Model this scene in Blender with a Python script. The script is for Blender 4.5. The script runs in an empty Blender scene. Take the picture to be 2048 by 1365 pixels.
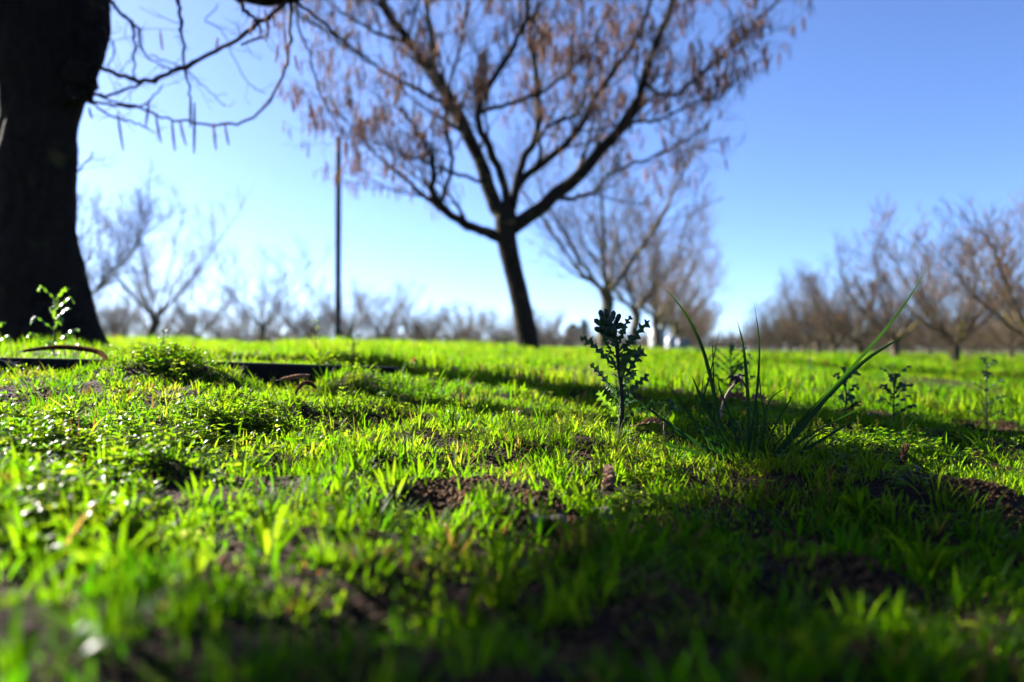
import bpy, math, random
import numpy as np
from mathutils import Vector, Matrix, noise as mnoise

# ------------------------------------------------------------------ camera, sky, sun, exposure
SC = bpy.context.scene
COL = SC.collection
CAM_Z = 0.20
F = 28.0 / 36.0 * 2048.0          # focal length in pixels of the photograph
HOR = 700.0                       # row of the horizon in the photograph

cam_data = bpy.data.cameras.new('camera')
cam = bpy.data.objects.new('camera', cam_data)
COL.objects.link(cam)
cam_data.lens = 28.0
cam_data.sensor_width = 36.0
cam_data.shift_y = (HOR - 682.5) / 2048.0
cam_data.clip_start = 0.02
cam_data.clip_end = 6000.0
cam_data.dof.use_dof = True
cam_data.dof.focus_distance = 1.47
cam_data.dof.aperture_fstop = 2.15
cam_data.dof.aperture_blades = 9
cam.location = (0, 0, CAM_Z)
cam.rotation_euler = (math.radians(90), 0, 0)
SC.camera = cam

SUN_AZ = math.radians(-58)        # from straight ahead, negative = to the left
SUN_EL = math.radians(29)
world = bpy.data.worlds.new('World')
SC.world = world
world.use_nodes = True
wn = world.node_tree
bg = wn.nodes['Background']
sky = wn.nodes.new('ShaderNodeTexSky')
sky.sky_type = 'NISHITA'
sky.sun_disc = False
sky.sun_elevation = SUN_EL
sky.sun_rotation = SUN_AZ
sky.altitude = 50
sky.air_density = 0.5
sky.dust_density = 0.45
sky.ozone_density = 6.0
hue = wn.nodes.new('ShaderNodeHueSaturation')
hue.inputs['Hue'].default_value = 0.504
hue.inputs['Saturation'].default_value = 1.0
wn.links.new(sky.outputs[0], hue.inputs['Color'])
wn.links.new(hue.outputs[0], bg.inputs[0])
bg.inputs[1].default_value = 0.050

sun_data = bpy.data.lights.new('sun', 'SUN')
sun_data.energy = 5.0
sun_data.angle = math.radians(0.53)
sun_data.color = (1.0, 0.94, 0.83)
sun = bpy.data.objects.new('sun', sun_data)
COL.objects.link(sun)
SUN_DIR = Vector((math.sin(SUN_AZ) * math.cos(SUN_EL), math.cos(SUN_AZ) * math.cos(SUN_EL), math.sin(SUN_EL)))
sun.rotation_euler = (-SUN_DIR).to_track_quat('-Z', 'Y').to_euler()

SC.view_settings.view_transform = 'Standard'
SC.view_settings.look = 'None'
SC.view_settings.gamma = 1.0
SC.view_settings.exposure = 2.75
SC.render.engine = 'CYCLES'
SC.cycles.max_bounces = 7
SC.cycles.diffuse_bounces = 3
SC.cycles.transmission_bounces = 4
SC.cycles.glossy_bounces = 2
SC.cycles.caustics_reflective = False
SC.cycles.caustics_refractive = False

RNG = np.random.default_rng(11)
random.seed(7)

# ------------------------------------------------------------------ helpers
def PX(px, py, Z):
    """a point of the place at depth Z that the camera sees at pixel (px, py)"""
    return np.array(((px - 1024.0) / F * Z, Z, CAM_Z + (HOR - py) / F * Z))

def tag(o, label=None, cat=None, group=None, kind=None):
    if label: o['label'] = label
    if cat: o['category'] = cat
    if group: o['group'] = group
    if kind: o['kind'] = kind
    return o

def empty(name, loc, label=None, cat=None, group=None, rz=0.0, scale=1.0):
    o = bpy.data.objects.new(name, None)
    o.empty_display_size = 0.05
    COL.objects.link(o)
    o.location = tuple(float(v) for v in loc)
    o.rotation_euler = (0, 0, rz)
    o.scale = (scale,) * 3
    return tag(o, label, cat, group)

def make_mesh(name, V, T, mat=None, smooth=True, tint=None):
    """mesh from vertex and triangle arrays"""
    V = np.ascontiguousarray(V, dtype=np.float32)
    T = np.ascontiguousarray(T, dtype=np.int32)
    me = bpy.data.meshes.new(name)
    me.vertices.add(len(V)); me.vertices.foreach_set('co', V.ravel())
    me.loops.add(T.size); me.loops.foreach_set('vertex_index', T.ravel())
    me.polygons.add(len(T))
    me.polygons.foreach_set('loop_start', np.arange(0, T.size, 3, dtype=np.int32))
    me.polygons.foreach_set('loop_total', np.full(len(T), 3, dtype=np.int32))
    if smooth:
        me.polygons.foreach_set('use_smooth', np.ones(len(T), dtype=bool))
    if tint is not None:
        a = me.attributes.new('tint', 'FLOAT', 'POINT')
        a.data.foreach_set('value', np.ascontiguousarray(tint, dtype=np.float32))
    me.update(calc_edges=True)
    if mat: me.materials.append(mat)
    return me

def link(name, me, parent=None, loc=None):
    o = bpy.data.objects.new(name, me)
    COL.objects.link(o)
    if parent is not None: o.parent = parent
    if loc is not None: o.location = tuple(float(v) for v in loc)
    return o

class MB:
    """collects tubes and patches into one triangle mesh"""
    def __init__(s): s.v = []; s.t = []; s.c = []; s.n = 0
    def add(s, V, T, tint=0.5):
        V = np.asarray(V, float); T = np.asarray(T, int)
        s.v.append(V); s.t.append(T + s.n); s.n += len(V)
        s.c.append(np.full(len(V), tint) if np.isscalar(tint) else np.asarray(tint))
    def tube(s, P, R, sides=6, cap=True, tint=0.5):
        P = np.asarray(P, float); n = len(P)
        R = np.full(n, R) if np.isscalar(R) else np.asarray(R, float)
        tg = np.gradient(P, axis=0)
        tg /= np.linalg.norm(tg, axis=1)[:, None] + 1e-12
        m = tg.mean(0)
        ref = np.array((1.0, 0, 0)) if abs(m[0]) < 0.6 * np.linalg.norm(m) + 1e-9 else np.array((0, 1.0, 0))
        a = np.cross(tg, ref); a /= np.linalg.norm(a, axis=1)[:, None] + 1e-12
        b = np.cross(tg, a)
        th = np.arange(sides) / sides * 2 * math.pi
        V = P[:, None, :] + R[:, None, None] * (np.cos(th)[None, :, None] * a[:, None, :] + np.sin(th)[None, :, None] * b[:, None, :])
        V = V.reshape(-1, 3)
        i = np.arange(n - 1)[:, None] * sides; j = np.arange(sides)[None, :]; k = (j + 1) % sides
        A = (i + j).ravel(); B = (i + k).ravel(); C = (i + sides + k).ravel(); D = (i + sides + j).ravel()
        T = np.concatenate((np.stack((A, B, C), 1), np.stack((A, C, D), 1)))
        if cap:
            V = np.vstack((V, P[-1:] + tg[-1:] * R[-1] * 0.6, P[:1]))
            e = (n - 1) * sides; q = n * sides
            jj = np.arange(sides); kk = (jj + 1) % sides
            T = np.concatenate((T, np.stack((e + jj, e + kk, np.full(sides, q)), 1), np.stack((kk, jj, np.full(sides, q + 1)), 1)))
        s.add(V, T, tint)
    def mesh(s, name, mat, smooth=True):
        if not s.v: return None
        return make_mesh(name, np.vstack(s.v), np.vstack(s.t), mat, smooth, np.concatenate(s.c))
    def obj(s, name, mat, parent=None, loc=None, smooth=True):
        return link(name, s.mesh(name, mat, smooth), parent, loc)

def spline(pts, n):
    """Catmull-Rom through the points, n samples"""
    P = np.asarray(pts, float)
    if len(P) == 2:
        t = np.linspace(0, 1, n)[:, None]
        return P[0] * (1 - t) + P[1] * t
    Q = np.vstack((2 * P[0] - P[1], P, 2 * P[-1] - P[-2]))
    out = []
    for t in np.linspace(0, len(P) - 1 - 1e-9, n):
        i = int(t); f = t - i
        p0, p1, p2, p3 = Q[i], Q[i + 1], Q[i + 2], Q[i + 3]
        out.append(0.5 * (2 * p1 + (p2 - p0) * f + (2 * p0 - 5 * p1 + 4 * p2 - p3) * f * f + (3 * p1 - p0 - 3 * p2 + p3) * f ** 3))
    return np.array(out)

def vnoise(x, y, seed=0):
    """vectorised 2-D value noise, 0..1"""
    x = np.asarray(x, float); y = np.asarray(y, float)
    xi = np.floor(x).astype(np.int64); yi = np.floor(y).astype(np.int64)
    fx = x - xi; fy = y - yi
    fx = fx * fx * (3 - 2 * fx); fy = fy * fy * (3 - 2 * fy)
    def h(a, b):
        n = (a * 374761393 + b * 668265263 + seed * 1442695041) & 0x7fffffff
        n = ((n ^ (n >> 13)) * 1274126177) & 0x7fffffff
        return ((n ^ (n >> 16)) & 0xffff) / 65535.0
    return (h(xi, yi) * (1 - fx) + h(xi + 1, yi) * fx) * (1 - fy) + (h(xi, yi + 1) * (1 - fx) + h(xi + 1, yi + 1) * fx) * fy

def sstep(a, b, x):
    t = np.clip((x - a) / (b - a), 0, 1)
    return t * t * (3 - 2 * t)

# ---- terrain: three profiles along rays to the left, the middle and the right
LZ = np.log([0.3, 0.8, 1.45, 2.1, 3.0, 5.0, 10., 21., 60., 200.])
PL = [0.000, 0.035, 0.068, 0.112, 0.135, 0.185, 0.25, 0.30, 0.34, 0.35]
PC = [0.000, 0.000, 0.014, 0.040, 0.068, 0.105, 0.175, 0.21, 0.20, 0.15]
PR = [-.030, -.030, -.035, -.035, -.035, -.030, -.075, -.16, -.25, -.10]
def edge_line(x): return 2.15 + (x + 1.46) * 0.33
MOUNDS = [(-0.86, 2.08, 0.17, 0.12, 0.075), (-0.47, 2.32, 0.10, 0.12, 0.065), (0.17, 1.40, 0.09, 0.06, 0.022), (-0.20, 2.75, 0.12, 0.12, 0.03), (-0.55, 1.75, 0.22, 0.10, 0.022), (-0.30, 1.28, 0.16, 0.07, 0.018), (0.72, 1.60, 0.14, 0.06, 0.02), (-1.05, 1.45, 0.2, 0.1, 0.02)]
def terrain(x, y):
    x = np.asarray(x, float); y = np.asarray(y, float)
    Z = np.maximum(y, 0.3); lz = np.log(Z)
    l = np.interp(lz, LZ, PL); c = np.interp(lz, LZ, PC); r = np.interp(lz, LZ, PR)
    u = np.clip(x / np.maximum(Z, 0.6), -0.8, 0.8) / 0.6
    z = c + (r - l) * 0.5 * u + ((r + l) * 0.5 - c) * u * u
    d = y - edge_line(x)
    z = z + 0.030 * sstep(-0.012, 0.012, d) * (1 - sstep(-0.55, -0.1, x)) * (1 - sstep(3.0, 5.0, y))
    near = 1.0 / (1.0 + (Z / 9.0) ** 2)
    b = (vnoise(x * 3.1, y * 3.1, 3) - 0.5) * 0.044 + (vnoise(x * 8.3, y * 8.3, 4) - 0.5) * 0.042 + (vnoise(x * 21, y * 21, 5) - 0.5) * 0.013
    for (mx, my, rx, ry, mh) in MOUNDS:
        z = z + mh * np.exp(-((x - mx) / rx) ** 2 - ((y - my) / ry) ** 2)
    big = (vnoise(x * 0.7, y * 0.7, 8) - 0.5) * 0.05 * sstep(2.5, 6, Z)
    return z + b * near + big
ZS = 0.35 * 1.008 ** np.arange(850)
def tz(x, y): return float(terrain(x, y))
def on_ground(px, py):
    """where the line of sight through a pixel meets the ground"""
    x = (px - 1024.0) / F * ZS; z = CAM_Z + (HOR - py) / F * ZS
    k = np.nonzero(z <= terrain(x, ZS))[0]
    return PX(px, py, ZS[k[0]] if len(k) else ZS[-1])

# ------------------------------------------------------------------ materials
def new_mat(name):
    m = bpy.data.materials.new(name); m.use_nodes = True
    nt = m.node_tree
    return m, nt, nt.nodes['Principled BSDF'], nt.nodes['Material Output']

def ramp(nt, stops):
    r = nt.nodes.new('ShaderNodeValToRGB')
    el = r.color_ramp.elements
    while len(el) < len(stops): el.new(0.5)
    for e, (p, c) in zip(el, stops):
        e.position = p; e.color = (*c, 1)
    return r

def leaf_mat(name, stops, tstops, trans=0.5, rough=0.42, spec=0.4):
    m, nt, bs, out = new_mat(name)
    at = nt.nodes.new('ShaderNodeAttribute'); at.attribute_name = 'tint'
    r1 = ramp(nt, stops); r2 = ramp(nt, tstops)
    nt.links.new(at.outputs['Fac'], r1.inputs[0]); nt.links.new(at.outputs['Fac'], r2.inputs[0])
    nt.links.new(r1.outputs[0], bs.inputs['Base Color'])
    bs.inputs['Roughness'].default_value = rough
    bs.inputs['Specular IOR Level'].default_value = spec
    tr = nt.nodes.new('ShaderNodeBsdfTranslucent'); nt.links.new(r2.outputs[0], tr.inputs[0])
    mx = nt.nodes.new('ShaderNodeMixShader'); mx.inputs[0].default_value = trans
    nt.links.new(bs.outputs[0], mx.inputs[1]); nt.links.new(tr.outputs[0], mx.inputs[2])
    nt.links.new(mx.outputs[0], out.inputs[0])
    return m

def solid_mat(name, c1, c2, scale=20.0, rough=0.85, bump=0.4, dist=0.003, spec=0.3, detail=6, c3=None, c3scale=3.0, c3lo=0.55, c3hi=0.7):
    m, nt, bs, out = new_mat(name)
    tc = nt.nodes.new('ShaderNodeTexCoord')
    n1 = nt.nodes.new('ShaderNodeTexNoise'); n1.inputs['Scale'].default_value = scale; n1.inputs['Detail'].default_value = detail
    nt.links.new(tc.outputs['Object'], n1.inputs['Vector'])
    r = ramp(nt, [(0.3, c1), (0.7, c2)])
    nt.links.new(n1.outputs[0], r.inputs[0])
    col = r.outputs[0]
    if c3 is not None:
        n2 = nt.nodes.new('ShaderNodeTexNoise'); n2.inputs['Scale'].default_value = c3scale; n2.inputs['Detail'].default_value = 8
        nt.links.new(tc.outputs['Object'], n2.inputs['Vector'])
        r2 = ramp(nt, [(c3lo, (0, 0, 0)), (c3hi, (1, 1, 1))])
        nt.links.new(n2.outputs[0], r2.inputs[0])
        mx = nt.nodes.new('ShaderNodeMix'); mx.data_type = 'RGBA'
        nt.links.new(r2.outputs[0], mx.inputs['Factor'])
        nt.links.new(col, mx.inputs['A']); mx.inputs['B'].default_value = (*c3, 1)
        col = mx.outputs['Result']
    nt.links.new(col, bs.inputs['Base Color'])
    bs.inputs['Roughness'].default_value = rough
    bs.inputs['Specular IOR Level'].default_value = spec
    if bump:
        bp = nt.nodes.new('ShaderNodeBump'); bp.inputs['Strength'].default_value = bump; bp.inputs['Distance'].default_value = dist
        nt.links.new(n1.outputs[0], bp.inputs['Height']); nt.links.new(bp.outputs[0], bs.inputs['Normal'])
    return m

M = {}
M['grass'] = leaf_mat('grass_blades',
    [(0.0, (0.014, 0.045, 0.001)), (0.45, (0.030, 0.066, 0.0015)), (0.80, (0.056, 0.084, 0.002)), (0.90, (0.10, 0.075, 0.014)), (1.0, (0.12, 0.055, 0.014))],
    [(0.0, (0.050, 0.175, 0.001)), (0.45, (0.135, 0.260, 0.002)), (0.80, (0.250, 0.300, 0.010)), (0.90, (0.22, 0.15, 0.03)), (1.0, (0.14, 0.065, 0.016))],
    trans=0.64, rough=0.5, spec=0.05)
M['tall'] = leaf_mat('tall_grass_blades',
    [(0.0, (0.004, 0.018, 0.004)), (1.0, (0.009, 0.028, 0.005))],
    [(0.0, (0.012, 0.058, 0.004)), (1.0, (0.028, 0.085, 0.004))], trans=0.40, rough=0.45, spec=0.15)
M['cover'] = leaf_mat('ground_cover_leaves',
    [(0.0, (0.016, 0.050, 0.003)), (0.6, (0.036, 0.080, 0.005)), (1.0, (0.070, 0.10, 0.015))],
    [(0.0, (0.08, 0.22, 0.002)), (0.6, (0.18, 0.31, 0.003)), (1.0, (0.27, 0.34, 0.015))], trans=0.58, rough=0.36, spec=0.14)
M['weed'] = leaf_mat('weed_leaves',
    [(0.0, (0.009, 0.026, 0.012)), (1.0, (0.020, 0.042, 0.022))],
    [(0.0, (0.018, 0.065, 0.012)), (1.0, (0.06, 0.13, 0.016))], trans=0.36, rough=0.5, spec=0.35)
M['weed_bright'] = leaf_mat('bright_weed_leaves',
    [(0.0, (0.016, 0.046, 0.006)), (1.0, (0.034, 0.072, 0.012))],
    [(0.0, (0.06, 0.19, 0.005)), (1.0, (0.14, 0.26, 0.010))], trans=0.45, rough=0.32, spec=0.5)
M['seed'] = leaf_mat('seed_heads',
    [(0.0, (0.06, 0.09, 0.008)), (1.0, (0.13, 0.14, 0.03))],
    [(0.0, (0.20, 0.28, 0.01)), (1.0, (0.34, 0.36, 0.07))], trans=0.6, rough=0.6, spec=0.05)
M['catkin'] = leaf_mat('catkin_scales',
    [(0.0, (0.09, 0.035, 0.012)), (0.5, (0.19, 0.085, 0.034)), (1.0, (0.32, 0.17, 0.085))],
    [(0.0, (0.20, 0.07, 0.015)), (0.5, (0.34, 0.15, 0.04)), (1.0, (0.46, 0.26, 0.11))], trans=0.42, rough=0.7, spec=0.2)
M['catkin_old'] = leaf_mat('old_catkin_scales',
    [(0.0, (0.035, 0.017, 0.010)), (0.5, (0.10, 0.052, 0.032)), (1.0, (0.26, 0.155, 0.115))],
    [(0.0, (0.05, 0.025, 0.012)), (0.7, (0.16, 0.09, 0.05)), (1.0, (0.50, 0.31, 0.23))], trans=0.30, rough=0.85, spec=0.05)  # pale end brightened to stand in for sun on the plump catkin
M['dry'] = leaf_mat('dry_leaf',
    [(0.0, (0.09, 0.028, 0.012)), (1.0, (0.17, 0.07, 0.03))],
    [(0.0, (0.20, 0.05, 0.014)), (1.0, (0.26, 0.12, 0.04))], trans=0.35, rough=0.6)
M['bark'] = solid_mat('dark_bark', (0.005, 0.004, 0.003), (0.019, 0.014, 0.010), 28, 0.95, 0.8, 0.006, 0.1, c3=(0.055, 0.048, 0.014), c3scale=7, c3lo=0.58, c3hi=0.72)
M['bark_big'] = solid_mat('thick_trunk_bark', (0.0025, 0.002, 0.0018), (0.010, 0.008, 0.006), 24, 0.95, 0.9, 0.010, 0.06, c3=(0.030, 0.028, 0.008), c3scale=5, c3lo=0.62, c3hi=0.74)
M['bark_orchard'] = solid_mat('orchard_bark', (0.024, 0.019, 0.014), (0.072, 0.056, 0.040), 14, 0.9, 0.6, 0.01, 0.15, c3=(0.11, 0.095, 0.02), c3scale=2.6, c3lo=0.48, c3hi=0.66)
M['twig'] = solid_mat('twigs', (0.012, 0.007, 0.006), (0.036, 0.020, 0.015), 9, 0.8, 0, 0, 0.2)
M['twig_orchard'] = solid_mat('orchard_twigs', (0.036, 0.024, 0.014), (0.092, 0.062, 0.034), 4, 0.85, 0, 0, 0.15)
M['stem'] = solid_mat('weed_stem', (0.005, 0.013, 0.004), (0.016, 0.013, 0.007), 60, 0.9, 0.3, 0.001, 0.4)
M['pink_stem'] = solid_mat('pink_stem', (0.15, 0.065, 0.058), (0.21, 0.11, 0.09), 60, 0.6, 0.2, 0.001)
M['wilted'] = solid_mat('wilted_flower', (0.012, 0.009, 0.008), (0.05, 0.035, 0.036), 90, 0.9, 0.4, 0.001)
M['pale'] = solid_mat('pale_dry_stem', (0.09, 0.085, 0.075), (0.19, 0.175, 0.15), 60, 0.9, 0.2, 0.001)
M['stone'] = solid_mat('pinkish_stone', (0.12, 0.085, 0.072), (0.22, 0.165, 0.145), 60, 0.8, 0.4, 0.002)
M['crumb'] = solid_mat('soil_crumbs', (0.020, 0.009, 0.003), (0.100, 0.052, 0.019), 55, 0.95, 0.3, 0.002, 0.15)
M['edging'] = solid_mat('black_edging', (0.005, 0.005, 0.006), (0.010, 0.010, 0.012), 40, 0.6, 0.15, 0.002, 0.25)
M['pole'] = solid_mat('dark_pole_paint', (0.004, 0.006, 0.012), (0.008, 0.011, 0.020), 12, 0.8, 0.2, 0.002, 0.1)
M['white'] = solid_mat('white_plastic', (0.22, 0.25, 0.28), (0.32, 0.35, 0.38), 6, 0.4, 0.1, 0.004, 0.5)
M['blue'] = solid_mat('blue_grey_plastic', (0.08, 0.11, 0.18), (0.12, 0.15, 0.22), 6, 0.45, 0.1, 0.004, 0.5)
M['conifer'] = leaf_mat('far_conifer', [(0.0, (0.010, 0.026, 0.024)), (1.0, (0.026, 0.050, 0.040))], [(0.0, (0.015, 0.035, 0.02)), (1.0, (0.03, 0.06, 0.03))], 0.25, 0.6)

def ground_material():
    m, nt, bs, out = new_mat('soil_and_turf')
    L = nt.links.new
    tc = nt.nodes.new('ShaderNodeTexCoord')
    at = nt.nodes.new('ShaderNodeAttribute'); at.attribute_name = 'tint'      # 0 bare soil .. 1 turf
    n1 = nt.nodes.new('ShaderNodeTexNoise'); n1.inputs['Scale'].default_value = 70; n1.inputs['Detail'].default_value = 8
    n2 = nt.nodes.new('ShaderNodeTexNoise'); n2.inputs['Scale'].default_value = 2.2; n2.inputs['Detail'].default_value = 6
    n3 = nt.nodes.new('ShaderNodeTexVoronoi'); n3.inputs['Scale'].default_value = 140
    for n in (n1, n2, n3): L(tc.outputs['Object'], n.inputs['Vector'])
    soil = ramp(nt, [(0.3, (0.006, 0.0025, 0.0012)), (0.55, (0.020, 0.0085, 0.0038)), (0.8, (0.052, 0.025, 0.012))])
    L(n1.outputs[0], soil.inputs[0])
    turf = ramp(nt, [(0.3, (0.024, 0.040, 0.003)), (0.55, (0.050, 0.068, 0.006)), (0.75, (0.075, 0.062, 0.016))])
    L(n2.outputs[0], turf.inputs[0])
    mx = nt.nodes.new('ShaderNodeMix'); mx.data_type = 'RGBA'
    L(at.outputs['Fac'], mx.inputs['Factor']); L(soil.outputs[0], mx.inputs['A']); L(turf.outputs[0], mx.inputs['B'])
    L(mx.outputs['Result'], bs.inputs['Base Color'])
    bs.inputs['Roughness'].default_value = 0.95
    bs.inputs['Specular IOR Level'].default_value = 0.12
    ad = nt.nodes.new('ShaderNodeMath'); ad.operation = 'ADD'
    L(n1.outputs[0], ad.inputs[0]); L(n3.outputs['Distance'], ad.inputs[1])
    bp = nt.nodes.new('ShaderNodeBump'); bp.inputs['Strength'].default_value = 0.9; bp.inputs['Distance'].default_value = 0.006
    L(ad.outputs[0], bp.inputs['Height']); L(bp.outputs[0], bs.inputs['Normal'])
    return m
M['ground'] = ground_material()

# ------------------------------------------------------------------ the ground, one sheet to the horizon
# bare patches of soil, some added to deepen the foreground shade, at (pixel x, pixel y, half width px, half height px)
PATCH_PX = [(890, 985, 120, 30), (1115, 1046, 110, 36), (1040, 1018, 90, 26), (1330, 1180, 170, 60), (1560, 1090, 110, 26), (1230, 1320, 230, 50), (440, 1150, 90, 34), (1960, 975, 120, 30), (800, 1320, 150, 40),
            (1880, 1180, 80, 30), (1690, 1150, 110, 40), (200, 955, 110, 22), (70, 800, 70, 14), (1900, 770, 170, 9), (120, 1180, 50, 36), (1960, 860, 80, 8), (230, 850, 55, 10)]
PATCH = []
for (a, b, w, h) in PATCH_PX:
    c = on_ground(a, b); e1 = on_ground(a, b - h); e2 = on_ground(a, b + h)
    PATCH.append((c[0], c[1], w / F * c[1], max(0.03, (e1[1] - e2[1]) / 2)))
def bare(x, y):
    """0 turf .. 1 bare soil"""
    x = np.asarray(x, float); y = np.asarray(y, float)
    w = (vnoise(x * 14, y * 14, 21) - 0.5) * 0.9 + 0.18
    r = np.full(x.shape, 9.0)
    for (a, b, rx, ry) in PATCH:
        r = np.minimum(r, np.sqrt(((x - a) / rx) ** 2 + ((y - b) / ry) ** 2))
    s = 1 - sstep(0.65, 1.25, r + w)
    g = vnoise(x * 5.2, y * 5.2, 31) * 0.6 + vnoise(x * 12, y * 12, 32) * 0.4
    lo = 0.76 - 0.27 * (1 - sstep(0.42, 0.75, y))
    return np.maximum(s, sstep(lo, lo + 0.10, g) * (1 - sstep(3, 6, y)) * 0.97)

def build_ground():
    n = 430; s = 0.75; k = math.asinh(2500 / s)
    t = np.linspace(-1, 1, n)
    gx = s * np.sinh(k * t); gy = 1.1 + s * np.sinh(k * t)
    X, Y = np.meshgrid(gx, gy, indexing='xy')
    Zz = terrain(X, Y)
    V = np.stack((X.ravel(), Y.ravel(), Zz.ravel()), 1)
    i = (np.arange(n - 1)[:, None] * n + np.arange(n - 1)[None, :]).ravel()
    T = np.concatenate((np.stack((i, i + 1, i + n + 1), 1), np.stack((i, i + n + 1, i + n), 1)))
    d = np.hypot(V[:, 0], V[:, 1])
    tint = np.clip(sstep(2.2, 9, d) * (1 - bare(V[:, 0], V[:, 1]) * 0.9), 0, 1)
    soil_strip = sstep(0.62, 0.7, vnoise(V[:, 0] * 0.25, V[:, 1] * 0.9, 77)) * sstep(5, 9, d) * 0.7
    tint = np.clip(tint - soil_strip * (V[:, 0] / np.maximum(V[:, 1], 1) > 0.3), 0, 1)
    return tag(link('ground', make_mesh('ground', V, T, M['ground'], True, tint)), 'grassy orchard ground with patches of reddish bare soil', kind='structure')
build_ground()

# ------------------------------------------------------------------ trees
def unit(v): return v / (np.linalg.norm(v) + 1e-12)

def grow_line(p, d, length, rng, n=6, wander=0.18, up=0.05):
    P = [np.array(p, float)]; d = unit(np.array(d, float)); st = length / (n - 1)
    for _ in range(n - 1):
        d = unit(d + rng.normal(0, wander, 3) + np.array((0, 0, up)))
        P.append(P[-1] + d * st)
    return np.array(P)

def side_dir(tg, rng, ang):
    """a direction at angle ang from tangent tg, at random round it"""
    r = unit(np.cross(tg, rng.normal(0, 1, 3)))
    return unit(tg * math.cos(ang) + r * math.sin(ang))

def branch_out(lines, P, R, rng, count, len0, ang=(0.5, 1.0), t0=0.2, rk=0.5, up=0.06, wander=0.16, n=6, minr=0.0015, taper=0.25):
    """children along a line; returns them as (P, R) and appends to lines"""
    out = []
    m = len(P)
    for q in range(count):
        t = t0 + (1 - t0) * (q + rng.random()) / count
        f = t * (m - 1); i = min(int(f), m - 2); f -= i
        p = P[i] * (1 - f) + P[i + 1] * f; r = R[i] * (1 - f) + R[i + 1] * f
        tg = unit(P[i + 1] - P[i])
        d = side_dir(tg, rng, rng.uniform(*ang)); d[2] += 0.18; d = unit(d)
        L = len0 * rng.uniform(0.55, 1.25) * (1.15 - 0.55 * t)
        C = grow_line(p, d, L, rng, n, wander, up)
        rr = max(minr, r * rk * rng.uniform(0.7, 1.1))
        RR = np.linspace(rr, max(minr * 0.7, rr * taper), n)
        out.append((C, RR)); lines.append((C, RR))
    return out

def catkin_shape(sides=5, rings=7, bend=0.0, bumpy=0.25, seed=1):
    """hanging catkin, unit length, from z=0 down to -1; x-y radius 1"""
    rng = np.random.default_rng(seed)
    V = []; T = []
    for i in range(rings):
        t = i / (rings - 1)
        r = (math.sin(math.pi * min(1, (0.06 + t * 0.90))) ** 0.45) * (1 + (bumpy if i % 2 else -bumpy))
        for j in range(sides):
            a = (j + 0.5 * (i % 2)) / sides * 2 * math.pi
            V.append((r * math.cos(a), r * math.sin(a), -t))
    for i in range(rings - 1):
        for j in range(sides):
            k = (j + 1) % sides
            a, b, c, d = i * sides + j, i * sides + k, (i + 1) * sides + k, (i + 1) * sides + j
            T += [(a, c, b), (a, d, c)]
    return np.array(V, float), np.array(T)

def scatter(TV, TT, pos, mats, tint):
    """many copies of one small shape in one array; mats (N,3,3)"""
    N = len(pos)
    V = np.einsum('nij,vj->nvi', mats, TV) + pos[:, None, :]
    T = TT[None, :, :] + (np.arange(N) * len(TV))[:, None, None]
    return V.reshape(-1, 3), T.reshape(-1, 3), np.repeat(tint, len(TV))

def rot_mats(ax, ay, az, sx, sy, sz):
    ca, sa = np.cos(az), np.sin(az); cb, sb = np.cos(ay), np.sin(ay); cc, s_c = np.cos(ax), np.sin(ax)
    n = len(az); o = np.zeros(n); e = np.ones(n)
    Rz = np.stack((np.stack((ca, -sa, o), 1), np.stack((sa, ca, o), 1), np.stack((o, o, e), 1)), 1)
    Ry = np.stack((np.stack((cb, o, sb), 1), np.stack((o, e, o), 1), np.stack((-sb, o, cb), 1)), 1)
    Rx = np.stack((np.stack((e, o, o), 1), np.stack((o, cc, -s_c), 1), np.stack((o, s_c, cc), 1)), 1)
    Rm = Rz @ Ry @ Rx
    return Rm * np.stack((sx, sy, sz), 1)[:, None, :]

def hang_catkins(points, rng, length=(0.09, 0.16), rad=0.007, lean=0.16):
    pts = np.array(points); n = len(pts)
    L = rng.uniform(*length, n); r = rad * rng.uniform(0.8, 1.25, n)
    ms = rot_mats(rng.normal(0, lean, n), rng.normal(0, lean, n), rng.uniform(0, 6.28, n), r, r, L)
    TV, TT = catkin_shape()
    return scatter(TV, TT, pts, ms, rng.uniform(0, 1, n))

def tubes_obj(name, lines, mat, parent, sides, kind=None, offset=None):
    mb = MB()
    for P, R in lines:
        mb.tube(P if offset is None else P - offset, R, sides, cap=False)
    o = mb.obj(name, mat, parent)
    if kind: o['kind'] = kind
    return o

def trunk_mesh(mb, axis, radii, sides=28, lump=0.08, rough=0.03, seed=0, flare=None):
    """a thick trunk with furrows and lumps"""
    A = np.asarray(axis, float); n = len(A)
    V = []
    for i in range(n):
        for j in range(sides):
            a = j / sides * 2 * math.pi
            d = np.array((math.cos(a), math.sin(a), 0.0))
            p = A[i] + d * radii[i]
            nz = mnoise.noise(Vector((p[0] * 3.0 + seed, p[1] * 3.0, p[2] * 2.0))) * lump + mnoise.noise(Vector((p[0] * 22 + seed, p[1] * 22, p[2] * 7))) * rough
            V.append(A[i] + d * radii[i] * (1 + nz))
    i = np.arange(n - 1)[:, None] * sides; j = np.arange(sides)[None, :]; k = (j + 1) % sides
    Aa = (i + j).ravel(); B = (i + k).ravel(); C = (i + sides + k).ravel(); D = (i + sides + j).ravel()
    mb.add(np.array(V), np.concatenate((np.stack((Aa, B, C), 1), np.stack((Aa, C, D), 1))))

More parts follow.
